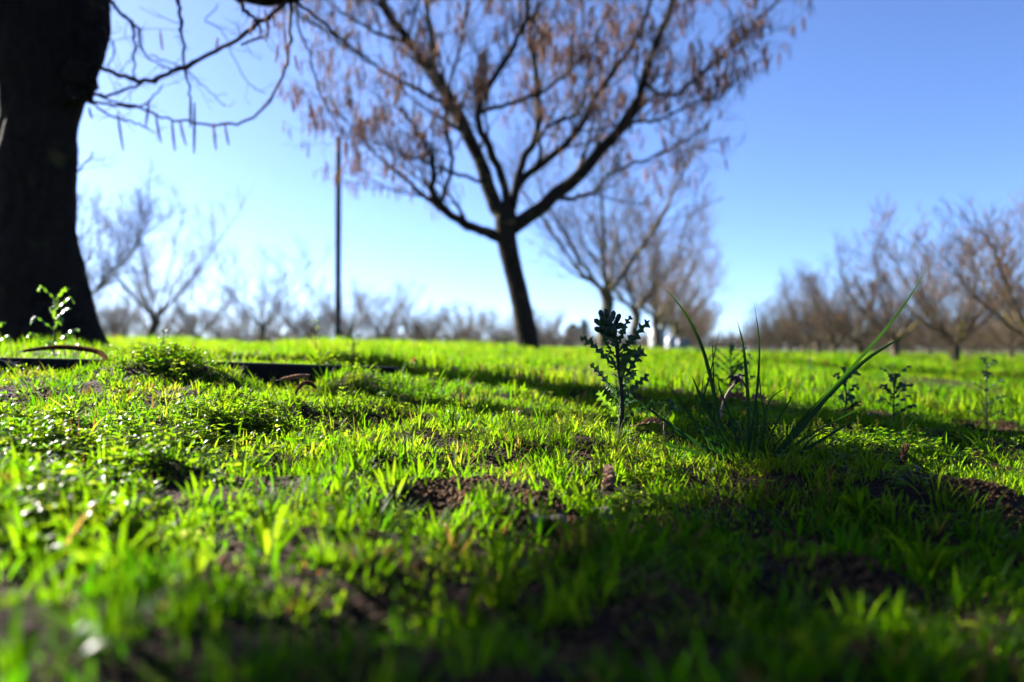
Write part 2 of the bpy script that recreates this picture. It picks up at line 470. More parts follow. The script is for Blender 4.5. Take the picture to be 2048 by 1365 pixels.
# ---- the tree in the middle, ten metres away
def centre_tree():
    Z0 = 10.0
    rng = np.random.default_rng(5)
    base = PX(1057, 704, Z0); base[2] = tz(base[0], base[1]) - 0.03
    root = empty('bare_tree', base, 'leaning bare tree hung with brown catkins, dark against the sky in the middle', 'tree')
    def tr(pts, dz):
        n = len(pts)
        return np.array([PX(a, b, Z0 + dz * (i / (n - 1)) ** 1.2) for i, (a, b) in enumerate(pts)])
    ax = spline([base, PX(1052, 660, Z0), PX(1040, 600, Z0), PX(1024, 530, Z0), PX(1013, 480, Z0), PX(1012, 440, Z0), PX(1014, 405, Z0)], 30)
    rad = np.interp(np.linspace(0, 1, 30), [0, 0.06, 0.15, 0.5, 0.72, 0.85, 1.0], [0.185, 0.15, 0.135, 0.122, 0.130, 0.15, 0.08])
    mb = MB(); trunk_mesh(mb, ax - base, rad, 20, 0.10, 0.05, 3)
    mb.obj('trunk', M['bark'], root)
    limbs = [
        ([(1008, 478), (965, 462), (925, 443), (885, 415), (866, 378), (868, 335), (845, 280), (800, 215)], -0.6, 0.075, 0.020),
        ([(1008, 445), (985, 392), (955, 312), (915, 226), (870, 150), (820, 85), (770, 18), (735, -60), (700, -150)], 0.5, 0.105, 0.030),
        ([(1016, 420), (1002, 355), (975, 290), (955, 238), (972, 180), (1010, 122), (1045, 60), (1057, 0), (1050, -120)], -0.9, 0.060, 0.020),
        ([(1018, 420), (1040, 342), (1073, 272), (1080, 205), (1066, 120), (1062, 60), (1085, -20), (1110, -140)], 0.9, 0.055, 0.018),
        ([(1018, 460), (1080, 415), (1150, 355), (1210, 292), (1252, 240), (1284, 180), (1290, 148), (1320, 75), (1345, 0), (1370, -110)], -0.5, 0.095, 0.025),
        ([(1022, 415), (1045, 360), (1100, 315), (1150, 272), (1190, 200), (1230, 140), (1275, 70), (1310, -30), (1330, -140)], 1.2, 0.062, 0.020),
        ([(1100, 398), (1150, 396), (1190, 384), (1225, 345), (1300, 316), (1360, 290), (1420, 245)], 0.3, 0.032, 0.010),
        ([(1288, 170), (1345, 192), (1405, 145), (1470, 88), (1530, 28), (1575, -30)], -0.2, 0.030, 0.010),
        ([(1250, 243), (1320, 240), (1390, 205), (1450, 190)], -0.7, 0.026, 0.008),
        ([(960, 462), (880, 418), (800, 352), (735, 290), (680, 225), (640, 160)], 0.8, 0.026, 0.007),
        ([(975, 370), (905, 345), (830, 318), (760, 290), (700, 262)], -1.0, 0.026, 0.007),
        ([(915, 226), (855, 190), (780, 150), (700, 95), (620, 40), (560, -10)], 0.1, 0.034, 0.009),
        ([(870, 150), (862, 60), (845, -30), (850, -120)], 0.6, 0.040, 0.014),
        ([(960, 225), (1030, 205), (1090, 180), (1140, 140), (1200, 60), (1240, -40)], -0.4, 0.032, 0.010),
        ([(1075, 330), (1090, 260), (1160, 215), (1175, 120), (1165, 20), (1180, -100)], 1.3, 0.030, 0.010),
        ([(820, 85), (740, 60), (680, 20), (610, -40)], 0.9, 0.028, 0.009),
        ([(880, 410), (905, 330), (890, 250), (905, 150), (930, 50), (925, -60)], -1.4, 0.030, 0.010),
    ]
    twigs = []; L1 = []
    for pts, dz, r0, r1 in limbs:
        P = spline(tr(pts, dz), 26)
        P[1:-1] += rng.normal(0, 0.012, (24, 3))
        R = np.linspace(r0, r1, 26) * (1 + rng.normal(0, 0.05, 26))
        R[0] *= 1.15
        m = MB(); m.tube(P - base, R, 9); m.obj('limb', M['bark'], root)
        ln = np.linalg.norm(np.diff(P, axis=0), axis=1).sum()
        L1 += branch_out(twigs, P, R, rng, int(6 + ln * 4.2), 0.95, (0.45, 1.0), 0.22, 0.42, 0.05, 0.13, 8, 0.004)
    L2 = []
    for P, R in L1: L2 += branch_out(twigs, P, R, rng, 5, 0.50, (0.4, 0.95), 0.15, 0.5, 0.03, 0.16, 6, 0.0026)
    L3 = []
    for P, R in L2:
        L3 += branch_out(twigs, P, R, rng, 3, 0.28, (0.4, 0.9), 0.2, 0.55, 0.0, 0.18, 5, 0.0020)
    tubes_obj('twigs', twigs, M['twig'], root, 4, 'stuff', base)
    pts = []
    for P, R in L3 + L2:
        if P[-1][2] - base[2] < 1.35: continue
        clump = mnoise.noise(Vector((P[-1] * 1.7).tolist()))
        if rng.random() < 0.30 + 0.5 * clump:
            for _ in range(rng.integers(1, 5)):
                pts.append(P[rng.integers(max(0, len(P) - 3), len(P))] - base + rng.normal(0, 0.006, 3))
    V, T, C = hang_catkins(pts, rng, (0.08, 0.22), 0.0082)
    tag(link('catkins', make_mesh('catkins', V, T, M['catkin'], True, C), root), kind='stuff')
    return root
centre_tree()

# ---- the thick trunk on the left, with limbs that reach over the meadow
def sun_cast(P, h):
    """where something h above the ground must be for its shadow to fall on ground point P (x, y)"""
    g = tz(P[0], P[1])
    k = h / math.tan(SUN_EL)
    return np.array((P[0] + math.sin(SUN_AZ) * k, P[1] + math.cos(SUN_AZ) * k, g + h))

def left_tree():
    Z0 = 4.5
    rng = np.random.default_rng(21)
    base = PX(80, 690, Z0); base[2] = tz(base[0], base[1]) - 0.05
    root = empty('old_tree', base, 'thick black trunk of an old tree, nearest of all, with knobbly burl', 'tree')
    prof = [(760, 95, 165), (715, 85, 142), (690, 82, 126), (660, 82, 112), (620, 80, 102), (560, 77, 94), (500, 75, 82), (440, 74, 76), (380, 73, 73), (300, 76, 70), (240, 78, 69), (200, 84, 74),
            (160, 90, 84), (110, 94, 96), (60, 96, 102), (0, 96, 104), (-60, 92, 108), (-120, 86, 112), (-170, 84, 104), (-210, 84, 60)]
    ax = spline([PX(c, y, Z0) for (y, c, r) in prof], 130)
    rr = np.interp(np.linspace(0, len(prof) - 1, 130), range(len(prof)), [r / F * Z0 for (y, c, r) in prof])
    mb = MB(); trunk_mesh(mb, ax - base, rr, 64, 0.12, 0.075, 9)
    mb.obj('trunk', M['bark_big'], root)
    # burl of old pruning scars on the right side
    mb = MB()
    for (px, py, r) in [(160, 150, 34), (170, 120, 30), (172, 95, 28), (160, 175, 28), (176, 182, 13), (150, 192, 22), (184, 100, 16), (168, 60, 30), (186, 162, 8), (180, 172, 9), (190, 140, 7)]:
        c = PX(px, py, Z0 - rng.uniform(0.0, 0.10)) - base
        r = r / F * Z0
        P = [c + np.array((0, 0, r * math.cos(a))) for a in np.linspace(math.pi - 0.05, 0.05, 9)]
        R = [r * math.sin(a) for a in np.linspace(math.pi - 0.05, 0.05, 9)]
        s = MB(); s.tube(P, R, 12, cap=False)
        V = s.v[0]; V = c + (V - c) * (1 + np.array([mnoise.noise(Vector((v * 30).tolist())) * 0.45 for v in V]))[:, None]
        mb.add(V, s.t[0])
    mb.obj('burl', M['bark_big'], root)
    fork = PX(86, -150, Z0)
    # heavy limbs; those over and left of the meadow are unseen, shaped to cast its shade
    limbs = []
    limbs.append((spline([fork, PX(200, -200, Z0 - 0.1), PX(330, -150, Z0 - 0.2), PX(450, -50, Z0 - 0.25), PX(545, -19, Z0 - 0.3), PX(640, -55, Z0 - 0.3), PX(760, -190, Z0 - 0.2), PX(860, -380, Z0)], 30), 0.125, 0.04))
    A = [sun_cast(p, h) for p, h in (((1.60, 1.98), 3.1), ((1.0, 1.95), 3.0), ((0.5, 1.88), 2.95), ((0.05, 1.92), 3.0), ((-0.35, 2.08), 3.2))]
    limbs.append((spline([fork] + A, 30), 0.155, 0.09))
    # a second limb forks off it towards the camera, and a thinner one off that
    B = [sun_cast(p, h) for p, h in (((0.46, 1.60), 3.15), ((0.57, 1.42), 3.3), ((0.52, 1.20), 3.4), ((0.37, 0.95), 3.45), ((0.20, 0.72), 3.55), ((0.08, 0.54), 3.7), ((0.0, 0.40), 3.9))]
    limbs.append((spline([A[2]] + B, 40), 0.085, 0.095))
    D = [sun_cast(p, h) for p, h in (((0.66, 1.02), 3.7), ((0.62, 0.80), 3.8), ((0.47, 0.58), 3.9), ((0.30, 0.42), 4.0))]
    limbs.append((spline([B[2]] + D, 24), 0.05, 0.03))
    limbs.append((spline([fork, fork + np.array((-0.5, 0.8, 0.9)), fork + np.array((-0.9, 1.6, 2.2))], 20), 0.13, 0.04))
    limbs.append((spline([fork, fork + np.array((0.35, 0.6, 1.0)), fork + np.array((0.5, 1.1, 2.3))], 20), 0.12, 0.04))
    twigs = []; L1 = []
    for i, (P, r0, r1) in enumerate(limbs):
        R = np.linspace(r0, r1, len(P)) * (1 + rng.normal(0, 0.04, len(P)))
        m = MB(); m.tube(P - base, R, 14); m.obj('limb', M['bark_big'], root)
        if i == 0:
            continue
        L1 += branch_out(twigs, P, R, rng, 5, 0.8, (0.5, 1.1), 0.35, 0.22, 0.12, 0.13, 8, 0.005)
    L2 = []
    for P, R in L1: L2 += branch_out(twigs, P, R, rng, 3, 0.5, (0.4, 1.0), 0.2, 0.45, 0.05, 0.16, 6, 0.003)
    # the thin branches seen against the sky (pixel track, start depth, end depth, radius)
    seen = [
        ([(188, 132), (220, 143), (255, 156), (290, 163), (330, 153), (380, 128), (430, 105), (500, 62), (555, 22), (592, -25)], 4.45, 4.1, 0.0125, 0.012),
        ([(186, 188), (215, 190), (245, 182), (275, 170), (300, 160)], 4.45, 4.35, 0.010, 0.006),
        ([(180, 203), (215, 208), (255, 215), (285, 210), (300, 200), (325, 172)], 4.45, 4.3, 0.008, 0.004),
        ([(178, 205), (225, 232), (262, 244), (298, 256)], 4.45, 4.25, 0.006, 0.004),
        ([(195, 192), (260, 212), (330, 235), (385, 246), (440, 250), (490, 242), (530, 212), (560, 165), (578, 105), (580, 40), (584, -10)], 4.5, 4.2, 0.0055, 0.010),
        ([(218, -10), (238, 25), (262, 45), (268, 80), (270, 125), (268, 165)], 4.3, 4.4, 0.011, 0.004),
        ([(262, 45), (278, 60), (280, 90), (292, 112), (320, 130), (350, 145)], 4.3, 4.4, 0.008, 0.0035),
        ([(352, -12), (360, 30), (364, 70), (368, 125), (375, 160), (380, 195)], 3.9, 3.95, 0.0095, 0.004),
        ([(470, -14), (488, 20), (505, 33), (520, 46)], 4.1, 4.1, 0.014, 0.006),
        ([(580, -5), (640, 40), (690, 85), (740, 120)], 4.2, 4.4, 0.010, 0.004),
        ([(586, -15), (600, 60), (625, 130), (650, 210), (690, 268)], 4.3, 4.6, 0.007, 0.003),
        ([(205, 55), (222, 82), (228, 105), (218, 135)], 4.5, 4.4, 0.005, 0.003),
        ([(300, 110), (350, 128), (400, 165), (450, 215)], 4.6, 4.7, 0.004, 0.0025),
        ([(145, 350), (158, 342), (172, 326), (184, 306)], 4.55, 4.5, 0.006, 0.004),
        ([(220, 15), (212, 22), (205, 20), (198, 12)], 4.3, 4.4, 0.005, 0.004),
        ([(480, 90), (500, 82), (520, 75), (535, 72)], 4.2, 4.2, 0.008, 0.005),
        ([(440, 10), (410, 40), (440, 60), (470, 120), (500, 170), (535, 190)], 4.7, 4.8, 0.0035, 0.0025),
        ([(165, 540), (185, 500), (205, 470), (225, 440)], 4.9, 5.2, 0.004, 0.002),
    ]
    for pts, za, zb, r0, r1 in seen:
        n = len(pts)
        P = spline([PX(a, b, za + (zb - za) * i / (n - 1)) for i, (a, b) in enumerate(pts)], 4 * n)
        P += rng.normal(0, 0.0045, P.shape)
        R = np.linspace(r0, r1, len(P)) * (1 + 0.25 * (rng.random(len(P)) > 0.85))
        m = MB(); m.tube(P - base, R, 6); m.obj('branch', M['twig'], root)
        sub = branch_out(twigs, P, R * 0.8, rng, 5, 0.22, (0.4, 1.1), 0.12, 0.4, -0.03, 0.22, 6, 0.0014)
        for q in sub: branch_out(twigs, q[0], q[1], rng, 2, 0.09, (0.4, 1.0), 0.3, 0.7, -0.02, 0.2, 4, 0.001)
    tubes_obj('twigs', twigs, M['twig'], root, 5, 'stuff', base)
    TV, TT = catkin_shape(9, 22, 0, 0.16)
    for (px, y0, y1, z, dx) in [(236, 225, 300, 4.4, 8), (298, 198, 258, 4.35, -2), (312, 228, 288, 4.35, 8), (344, 240, 305, 4.3, 6), (360, 240, 288, 4.3, 9), (381, 192, 258, 3.95, 3), (389, 205, 310, 3.95, 2),
                               (427, 246, 302, 4.3, 7), (450, 248, 292, 4.3, 7), (584, 195, 225, 4.5, 2), (623, 210, 235, 4.6, 0), (556, 88, 128, 4.2, -3), (590, 110, 142, 4.3, 6), (505, 40, 72, 4.1, -4), (530, 18, 60, 4.1, 4),
                               (517, 30, 78, 4.15, 3), (538, 45, 84, 4.15, -4), (277, 55, 88, 4.3, 4), (566, 35, 120, 4.15, 8), (579, 90, 130, 4.2, -6), (545, 22, 55, 4.1, 6), (178, 215, 238, 4.3, 6), (320, 60, 100, 4.6, 2), (435, 75, 100, 4.4, -4)]:
        L = (y1 - y0) / F * z
        m = link('catkin', None if False else make_mesh('catkin', TV * np.array((0.0065, 0.0065, L)) + np.array((dx * RNG.uniform(0.6, 1.8) / F * z, RNG.normal(0, 0.02), 0)) * (-TV[:, 2:3]) ** 1.3, TT, M['catkin'], True, np.clip(RNG.normal(0.3, 0.2, len(TV)), 0, 1)), root)
        m.location = tuple(PX(px, y0, z) - base)
    pts = []
    for P, R in L2:
        if rng.random() < 0.6:
            for _ in range(2): pts.append(P[-1] - base + rng.normal(0, 0.01, 3))
    V, T, Cc = hang_catkins(pts, rng, (0.10, 0.18), 0.0075)
    tag(link('catkins', make_mesh('catkins', V, T, M['catkin'], True, Cc), root), kind='stuff')
left_tree()

# ---- the orchard trees: four forms, then copies
def orchard_form(seed, trunk_h, trunk_r, height, n_limbs, spread, dense=1.0):
    rng = np.random.default_rng(seed)
    mb = MB()
    ax = spline([(0, 0, -0.05), (rng.normal(0, 0.03), rng.normal(0, 0.03), trunk_h * 0.5), (rng.normal(0, 0.06), rng.normal(0, 0.06), trunk_h), (0, 0, trunk_h * 1.25)], 12)
    trunk_mesh(mb, ax, np.interp(np.linspace(0, 1, 12), [0, 0.1, 0.3, 0.75, 0.9, 1], [1.5, 1.15, 1.0, 1.05, 1.15, 0.5]) * trunk_r, 12, 0.12, 0.06, seed)
    twigs = []; L1 = []; L2 = []; thick = []
    for i in range(n_limbs):
        a = (i + rng.uniform(-0.3, 0.3)) / n_limbs * 2 * math.pi
        s = spread * rng.uniform(0.75, 1.15); h = height * rng.uniform(0.78, 1.05)
        d = np.array((math.cos(a), math.sin(a), 0))
        P = spline([ax[9], ax[9] + d * s * 0.33 + (0, 0, (h - trunk_h) * 0.22), ax[9] + d * s * 0.72 + (0, 0, (h - trunk_h) * 0.55), d * s * rng.uniform(0.85, 1.15) + (0, 0, h * 0.97)], 16)
        P[2:] += np.cumsum(rng.normal(0, 0.02, (14, 3)), axis=0)
        R = np.linspace(trunk_r * (0.46 if n_limbs < 8 else 0.36 if n_limbs < 10 else 0.26), 0.008, 16)
        mb.tube(P, R, 7)
        L1 += branch_out(twigs, P, R, rng, int(12 * dense), height * 0.30, (0.4, 0.95), 0.12, 0.42, 0.07, 0.13, 7, 0.006)
    for P, R in L1: L2 += branch_out(twigs, P, R, rng, 5, height * 0.18, (0.35, 0.9), 0.12, 0.5, 0.06, 0.14, 5, 0.005)
    for P, R in L2: branch_out(twigs, P, R, rng, 3, height * 0.10, (0.35, 0.9), 0.15, 0.6, 0.04, 0.15, 4, 0.004)
    tw = MB()
    for P, R in twigs: tw.tube(P, R, 3, cap=False)
    pts = [P[-1] for P, R in L2 if rng.random() < 0.5 and P[-1][2] > height * 0.4]
    V, T, C = hang_catkins(pts, rng, (0.09, 0.16), 0.008)
    return mb.mesh('trunk', M['bark_orchard']), tw.mesh('crown', M['twig_orchard']), make_mesh('catkins', V, T, M['catkin'], True, C)

FORMS = [orchard_form(31, 0.62, 0.135, 3.6, 6, 1.9), orchard_form(32, 0.75, 0.12, 3.3, 5, 1.7), orchard_form(33, 0.55, 0.13, 3.7, 7, 1.9, 1.1), orchard_form(34, 1.05, 0.125, 4.4, 6, 2.1, 1.2), orchard_form(35, 0.45, 0.12, 3.3, 9, 1.9, 1.5), orchard_form(36, 0.40, 0.12, 3.5, 9, 2.0, 1.5), orchard_form(37, 0.62, 0.12, 3.6, 11, 1.8, 0.55)]
ORD = ['first', 'second', 'third', 'fourth', 'fifth', 'sixth', 'seventh', 'eighth']
def orchard_tree(x, y, form, rz, sc, label, group, catk=True):
    root = empty('orchard_tree', (x, y, tz(x, y)), label, 'tree', group, rz, sc)
    t, c, k = FORMS[form]
    link('trunk', t, root)
    tag(link('crown', c, root), kind='stuff')
    if catk: tag(link('catkins', k, root), kind='stuff')
    return root

rr = random.Random(4)
# the row that runs away behind the middle tree
for i, Z in enumerate([17.0, 23.0, 28.5, 33.5, 39, 45, 51, 58, 66, 74, 83, 93]):
    lab = ('bare orchard tree right behind the leaning middle tree, its fork above the small lobed weed' if i == 0 else
           'bare orchard tree, %s in the row behind the leaning middle tree' % ORD[i] if i < 5 else 'small bare tree at the far end of the row behind the middle tree')
    orchard_tree(-2.41 + 0.261 * Z + rr.uniform(-0.15, 0.15), Z, 3 if i < 2 else rr.choice((3, 4, 5)), rr.uniform(0, 6.28), (1.0 if i else 1.06) * rr.uniform(0.94, 1.05), lab, 'row of trees behind the middle tree')
# the row on the right
for i, Z in enumerate([9.7, 14.0, 18.6, 23.2, 28, 33, 38, 43, 48, 54, 60, 66, 73, 80, 88]):
    lab = ('bare orchard tree at the right edge, only its branches reaching into view' if i == 0 else
           'bare orchard tree with yellow lichen on its trunk, largest whole one on the right' if i == 1 else
           'bare orchard tree, %s in the right row counted from the camera' % ORD[i] if i < 6 else 'small bare tree at the far end of the right row')
    orchard_tree(4.09 + 0.261 * Z + rr.uniform(-0.15, 0.15), Z, [4, 5, 2, 4][i] if i < 4 else rr.choice((2, 4, 5)), [2.3, 0.9, 2.0, 4.0][i] if i < 4 else rr.uniform(0, 6.28), ([0.62, 0.72, 0.70, 0.74][i] if i < 4 else 0.80) * rr.uniform(0.97, 1.04), lab, 'right row of orchard trees', i < 4)
# more rows beyond it
for r, (a, z0, z1, st) in enumerate([(10.6, 25, 95, 4.8), (17.2, 39, 100, 5.2), (24, 56, 105, 6), (31, 72, 110, 7)]):
    Z = z0; i = 0
    while Z < z1:
        lab = ('bare orchard tree, %s of the second row on the right, behind the lichened trunk' % ORD[i]) if r == 0 and i < 3 else 'bare tree in the brown thicket of rows behind the right row'
        orchard_tree(a + 0.261 * Z + rr.uniform(-0.3, 0.3), Z, rr.choice((4, 5)), rr.uniform(0, 6.28), rr.uniform(0.70, 0.86), lab, 'orchard rows beyond the right row', False)
        Z += st; i += 1
# the left field
LEFT = [(120, 17.5, 4, 1.0, 'bare tree mostly hidden by the thick black trunk'), (305, 20.5, 6, 0.95, 'wide bare fan-shaped tree just right of the thick black trunk'), (522, 26, 6, 0.85, 'bare tree with short trunk halfway between thick trunk and pole'),
        (395, 33, 4, 0.8, 'bare tree low behind and between the two fan-shaped left trees'), (240, 34, 5, 0.8, 'low bare tree close beside the thick black trunk, behind the fan-shaped one'), (690, 40, 4, 0.88, 'bare tree right behind the pole'), (770, 42, 5, 0.9, 'bare tree just right of the pole'),
        (612, 44, 4, 0.8, 'bare tree just left of the pole'), (850, 50, 4, 0.85, 'bare far tree midway between the pole and the leaning middle tree'), (935, 54, 5, 0.8, 'bare far tree left of the leaning middle trunk')]
for px, Z, f, s, lab in LEFT:
    orchard_tree((px - 1024) / F * Z, Z, f, rr.uniform(0, 6.28), s, lab, 'trees of the left field', False)
for i in range(26):
    Z = rr.uniform(58, 95); px = 130 + (1120 - 130) * (i + rr.random()) / 26
    orchard_tree((px - 1024) / F * Z, Z, rr.choice((4, 5)), rr.uniform(0, 6.28), rr.uniform(0.8, 1.0), 'tiny bare tree along the far edge of the left field', 'far trees of the left field', False)

# far wood at the edge of the fields, one mass
def far_wood():
    rng = np.random.default_rng(77); mb = MB()
    n = 900
    for i in range(n):
        u = -0.95 + 1.9 * (i + rng.random()) / n
        Z = rng.uniform(112, 190); x = u * Z; z = tz(x, Z); h = rng.uniform(2.6, 5.2)
        mb.tube([(x, Z, z - 0.1), (x, Z, z + h * 0.35)], [0.16, 0.10], 3, False)
        for _ in range(14):
            d = unit(np.array((rng.normal(0, 0.7), rng.normal(0, 0.7), rng.uniform(0.5, 1.2))))
            p = np.array((x, Z, z + h * rng.uniform(0.0, 0.35))); q = p + d * h * rng.uniform(0.4, 0.7)
            mb.tube([p, (p + q) / 2 + rng.normal(0, 0.15, 3), q], [0.09, 0.05, 0.03], 3, False)
    tag(mb.obj('treeline', M['twig_orchard']), 'low brown line of far bare trees along the horizon', 'treeline', kind='stuff')
far_wood()

# two far dark evergreens
def evergreen(px, Z, h, w, label, seed):
    rng = np.random.default_rng(seed)
    x = (px - 1024) / F * Z; g = tz(x, Z)
    root = empty('evergreen_tree', (x, Z, g), label, 'tree', 'far evergreens')
    m = MB(); m.tube([(0, 0, -0.2), (0.05, 0, h * 0.5), (0, 0, h * 0.9)], [w * 0.06, w * 0.045, w * 0.015], 7); m.obj('trunk', M['bark'], root)
    n = 2600
    t = rng.beta(1.3, 1.2, n); a = rng.uniform(0, 6.28, n); lob = 0.75 + 0.35 * np.sin(a * 3 + t * 9 + seed) * np.sin(t * 14)
    r = w * 0.5 * np.sin(np.clip(t, 0.02, 1) * math.pi * 0.92 + 0.12) ** 0.7 * lob * np.sqrt(rng.random(n))
    pos = np.stack((r * np.cos(a), r * np.sin(a), h * (0.16 + 0.86 * t)), 1)
    TV = np.array([(-0.5, 0, 0), (0.5, 0, 0), (0, 0, 1.0)]); TT = np.array([(0, 1, 2)])
    s = w * 0.075 * rng.uniform(0.6, 1.4, n)
    V, T, C = scatter(TV, TT, pos, rot_mats(rng.normal(0, 0.8, n), rng.normal(0, 0.8, n), rng.uniform(0, 6.28, n), s, s, s * 1.6), rng.random(n))
    tag(link('crown', make_mesh('crown', V, T, M['conifer'], False, C), root), kind='stuff')
evergreen(1146, 160, 5.0, 4.2, 'broad dark evergreen far off left of the lobed weed', 3)
evergreen(1168, 150, 5.6, 2.6, 'narrow dark evergreen far off, close beside the lobed weed', 4)

# ------------------------------------------------------------------ pole, edging, far bins
def pole():
    Z = 12.0; b = PX(676, 690, Z); b[2] = tz(b[0], b[1])
    root = empty('metal_pole', b, 'slim dark blue pole standing in the left field', 'pole')
    top = PX(676, 279, Z)[2] - b[2]
    m = MB(); m.tube([(0, 0, -0.05), (0, 0, 0.3), (0.002, 0, top * 0.5), (0.004, 0, top)], [0.048, 0.047, 0.046, 0.044], 16); m.obj('shaft', M['pole'], root)
    m = MB(); m.tube([(0, 0, -0.03), (0, 0, 0.02), (0, 0, 0.06), (0, 0, 0.14)], [0.10, 0.10, 0.065, 0.054], 16); m.obj('base_collar', M['pole'], root)
    m = MB(); m.tube([(0.004, 0, top - 0.01), (0.004, 0, top + 0.02), (0.004, 0, top + 0.045)], [0.055, 0.055, 0.02], 16); m.obj('cap', M['pole'], root)
pole()

def edging():
    xs = np.linspace(-2.4, -0.36, 46)
    y = edge_line(xs); 
    b0 = terrain(xs, y - 0.05) - 0.05
    top = np.interp(xs, [-2.4, -1.41, -0.9, -0.16], [0.180, 0.180, 0.168, 0.140]) + (vnoise(xs * 2.2, xs * 0, 5) - 0.5) * 0.006
    y = y + (vnoise(xs * 3, xs * 0 + 4, 9) - 0.5) * 0.012
    V = []; prof = [(-0.010, 0.0), (-0.010, 0.92), (-0.016, 0.95), (-0.015, 1.0), (0.014, 1.0), (0.016, 0.95), (0.008, 0.9), (0.008, 0.0)]
    n = len(prof)
    for i in range(len(xs)):
        for (d, t) in prof: V.append((xs[i], y[i] + d, b0[i] + (top[i] - b0[i]) * t))
    T = []
    for i in range(len(xs) - 1):
        for j in range(n):
            k = (j + 1) % n
            a, b, c, d = i * n + j, i * n + k, (i + 1) * n + k, (i + 1) * n + j
            T += [(a, b, c), (a, c, d)]
    for e in (0, (len(xs) - 1) * n):
        for j in range(1, n - 1): T.append((e, e + j, e + j + 1))
    o = link('lawn_edging', make_mesh('lawn_edging', np.array(V), np.array(T), M['edging'], False))
    tag(o, 'black edging strip with a flat top, half buried in the turf before the thick trunk', 'edging')
edging()

def bins():
    def barrel(px, Z, w, h, label):
        x = (px - 1024) / F * Z; g = tz(x, Z)
        root = empty('white_barrel', (x, Z, g), label, 'barrel', 'pale barrels under the orchard row')
        m = MB(); r = w / 2
        m.tube([(0, 0, t * h) for t in (0, 0.03, 0.1, 0.3, 0.33, 0.36, 0.62, 0.65, 0.68, 0.9, 0.97)], [r * q for q in (0.8, 0.92, 0.97, 1, 1.05, 1, 1, 1.05, 1, 0.97, 0.86)], 20); m.obj('body', M['white'], root)
        m = MB(); m.tube([(0, 0, h * 0.96), (0, 0, h * 1.0), (0, 0, h * 1.02)], [r * 0.90, r * 0.90, r * 0.5], 20); m.obj('lid', M['white'], root)
    barrel(1312, 29, 0.50, 0.86, 'taller white barrel under the orchard row right of the lobed weed')
    barrel(1342, 30, 0.42, 0.55, 'shorter white barrel beside the taller one under the orchard row')
    Z = 28.0; x = (1366 - 1024) / F * Z; g = tz(x, Z)
    root = empty('blue_crate', (x, Z, g), 'small blue-grey crate beside the white barrels under the orchard row', 'crate')
    def box(mb, c, s):
        c = np.array(c); s = np.array(s) / 2
        V = np.array([(a, b, d) for a in (-1, 1) for b in (-1, 1) for d in (-1, 1)]) * s + c
        T = [(0, 1, 3), (0, 3, 2), (4, 6, 7), (4, 7, 5), (0, 4, 5), (0, 5, 1), (2, 3, 7), (2, 7, 6), (0, 2, 6), (0, 6, 4), (1, 5, 7), (1, 7, 3)]
        mb.add(V, T)
    for sy in (-1, 1):
        for k in range(3):
            m = MB(); box(m, (0, sy * 0.18, 0.10 + k * 0.15), (0.40, 0.02, 0.12)); m.obj('slat', M['blue'], root, smooth=False)
    for sx in (-1, 1):
        m = MB(); box(m, (sx * 0.21, 0, 0.24), (0.02, 0.40, 0.46)); m.obj('end_panel', M['blue'], root, smooth=False)
    m = MB(); box(m, (0, 0, 0.02), (0.42, 0.38, 0.03)); m.obj('floor_panel', M['blue'], root, smooth=False)
bins()

# ------------------------------------------------------------------ grass, ground cover, soil (stuff)
def sample_area(y0, y1, per_m2, umax=0.86, margin=0.35, seed=0):
    rng = np.random.default_rng(seed)
    area = umax * (y1 * y1 - y0 * y0) + 2 * margin * (y1 - y0)
    n = int(area * per_m2)
    ya = rng.uniform(0, 1, int(n * 1.6))
    y = y0 + (y1 - y0) * ya
    keep = rng.random(len(y)) < (umax * y + margin) / (umax * y1 + margin)
    y = y[keep][:n]
    x = rng.uniform(-1, 1, len(y)) * (umax * y + margin)
    return x, y, rng

def blade_arrays(x, y, rng, length, width, lean, tint, az=None, levels=3, curl=0.6):
    """grass blades as flat curved strips"""
    n = len(x)
    z = terrain(x, y) - 0.003
    if az is None: az = rng.uniform(0, 2 * math.pi, n)
    dx, dy = np.cos(az), np.sin(az)
    fa = az + math.pi / 2 + rng.normal(0, 0.5, n)
    wx, wy = np.cos(fa), np.sin(fa)
    P = []
    cx, cy, cz = x.copy(), y.copy(), z.copy()
    th = lean.copy()
    wprof = [0.7, 1.0, 0.95, 0.0] if levels == 3 else [0.9, 0.9, 0.0]
    seg = length / levels
    rows = []
    for k in range(levels + 1):
        w = width * wprof[k] * 0.5
        if k < levels:
            rows.append(np.stack((cx - wx * w, cy - wy * w, cz), 1)); rows.append(np.stack((cx + wx * w, cy + wy * w, cz), 1))
        else:
            rows.append(np.stack((cx, cy, cz), 1))
        cx = cx + np.sin(th) * dx * seg; cy = cy + np.sin(th) * dy * seg; cz = cz + np.cos(th) * seg
        th = th + curl * rng.uniform(0.2, 1.0, n) * 0.5
    V = np.stack(rows, 1)                       # n, m, 3
    m = V.shape[1]
    tt = []
    for k in range(levels - 1):
        a = 2 * k; tt += [(a, a + 1, a + 3), (a, a + 3, a + 2)]
    tt.append((m - 3, m - 2, m - 1))
    T = np.array(tt)[None] + (np.arange(n) * m)[:, None, None]
    return V.reshape(-1, 3), T.reshape(-1, 3), np.repeat(tint, m)

def tint_for(x, y, rng):
    t = -0.02 + 0.50 * vnoise(x * 4, y * 4, 51) + 0.32 * vnoise(x * 13, y * 13, 52) + rng.normal(0, 0.16, len(x)) - 0.12 * sstep(0.15, 0.5, x / np.maximum(y, 0.5))
    t = np.clip(t, 0, 0.82)
    dead = rng.random(len(x)) < 0.035
    t[dead] = rng.uniform(0.86, 1.0, dead.sum())
    return t

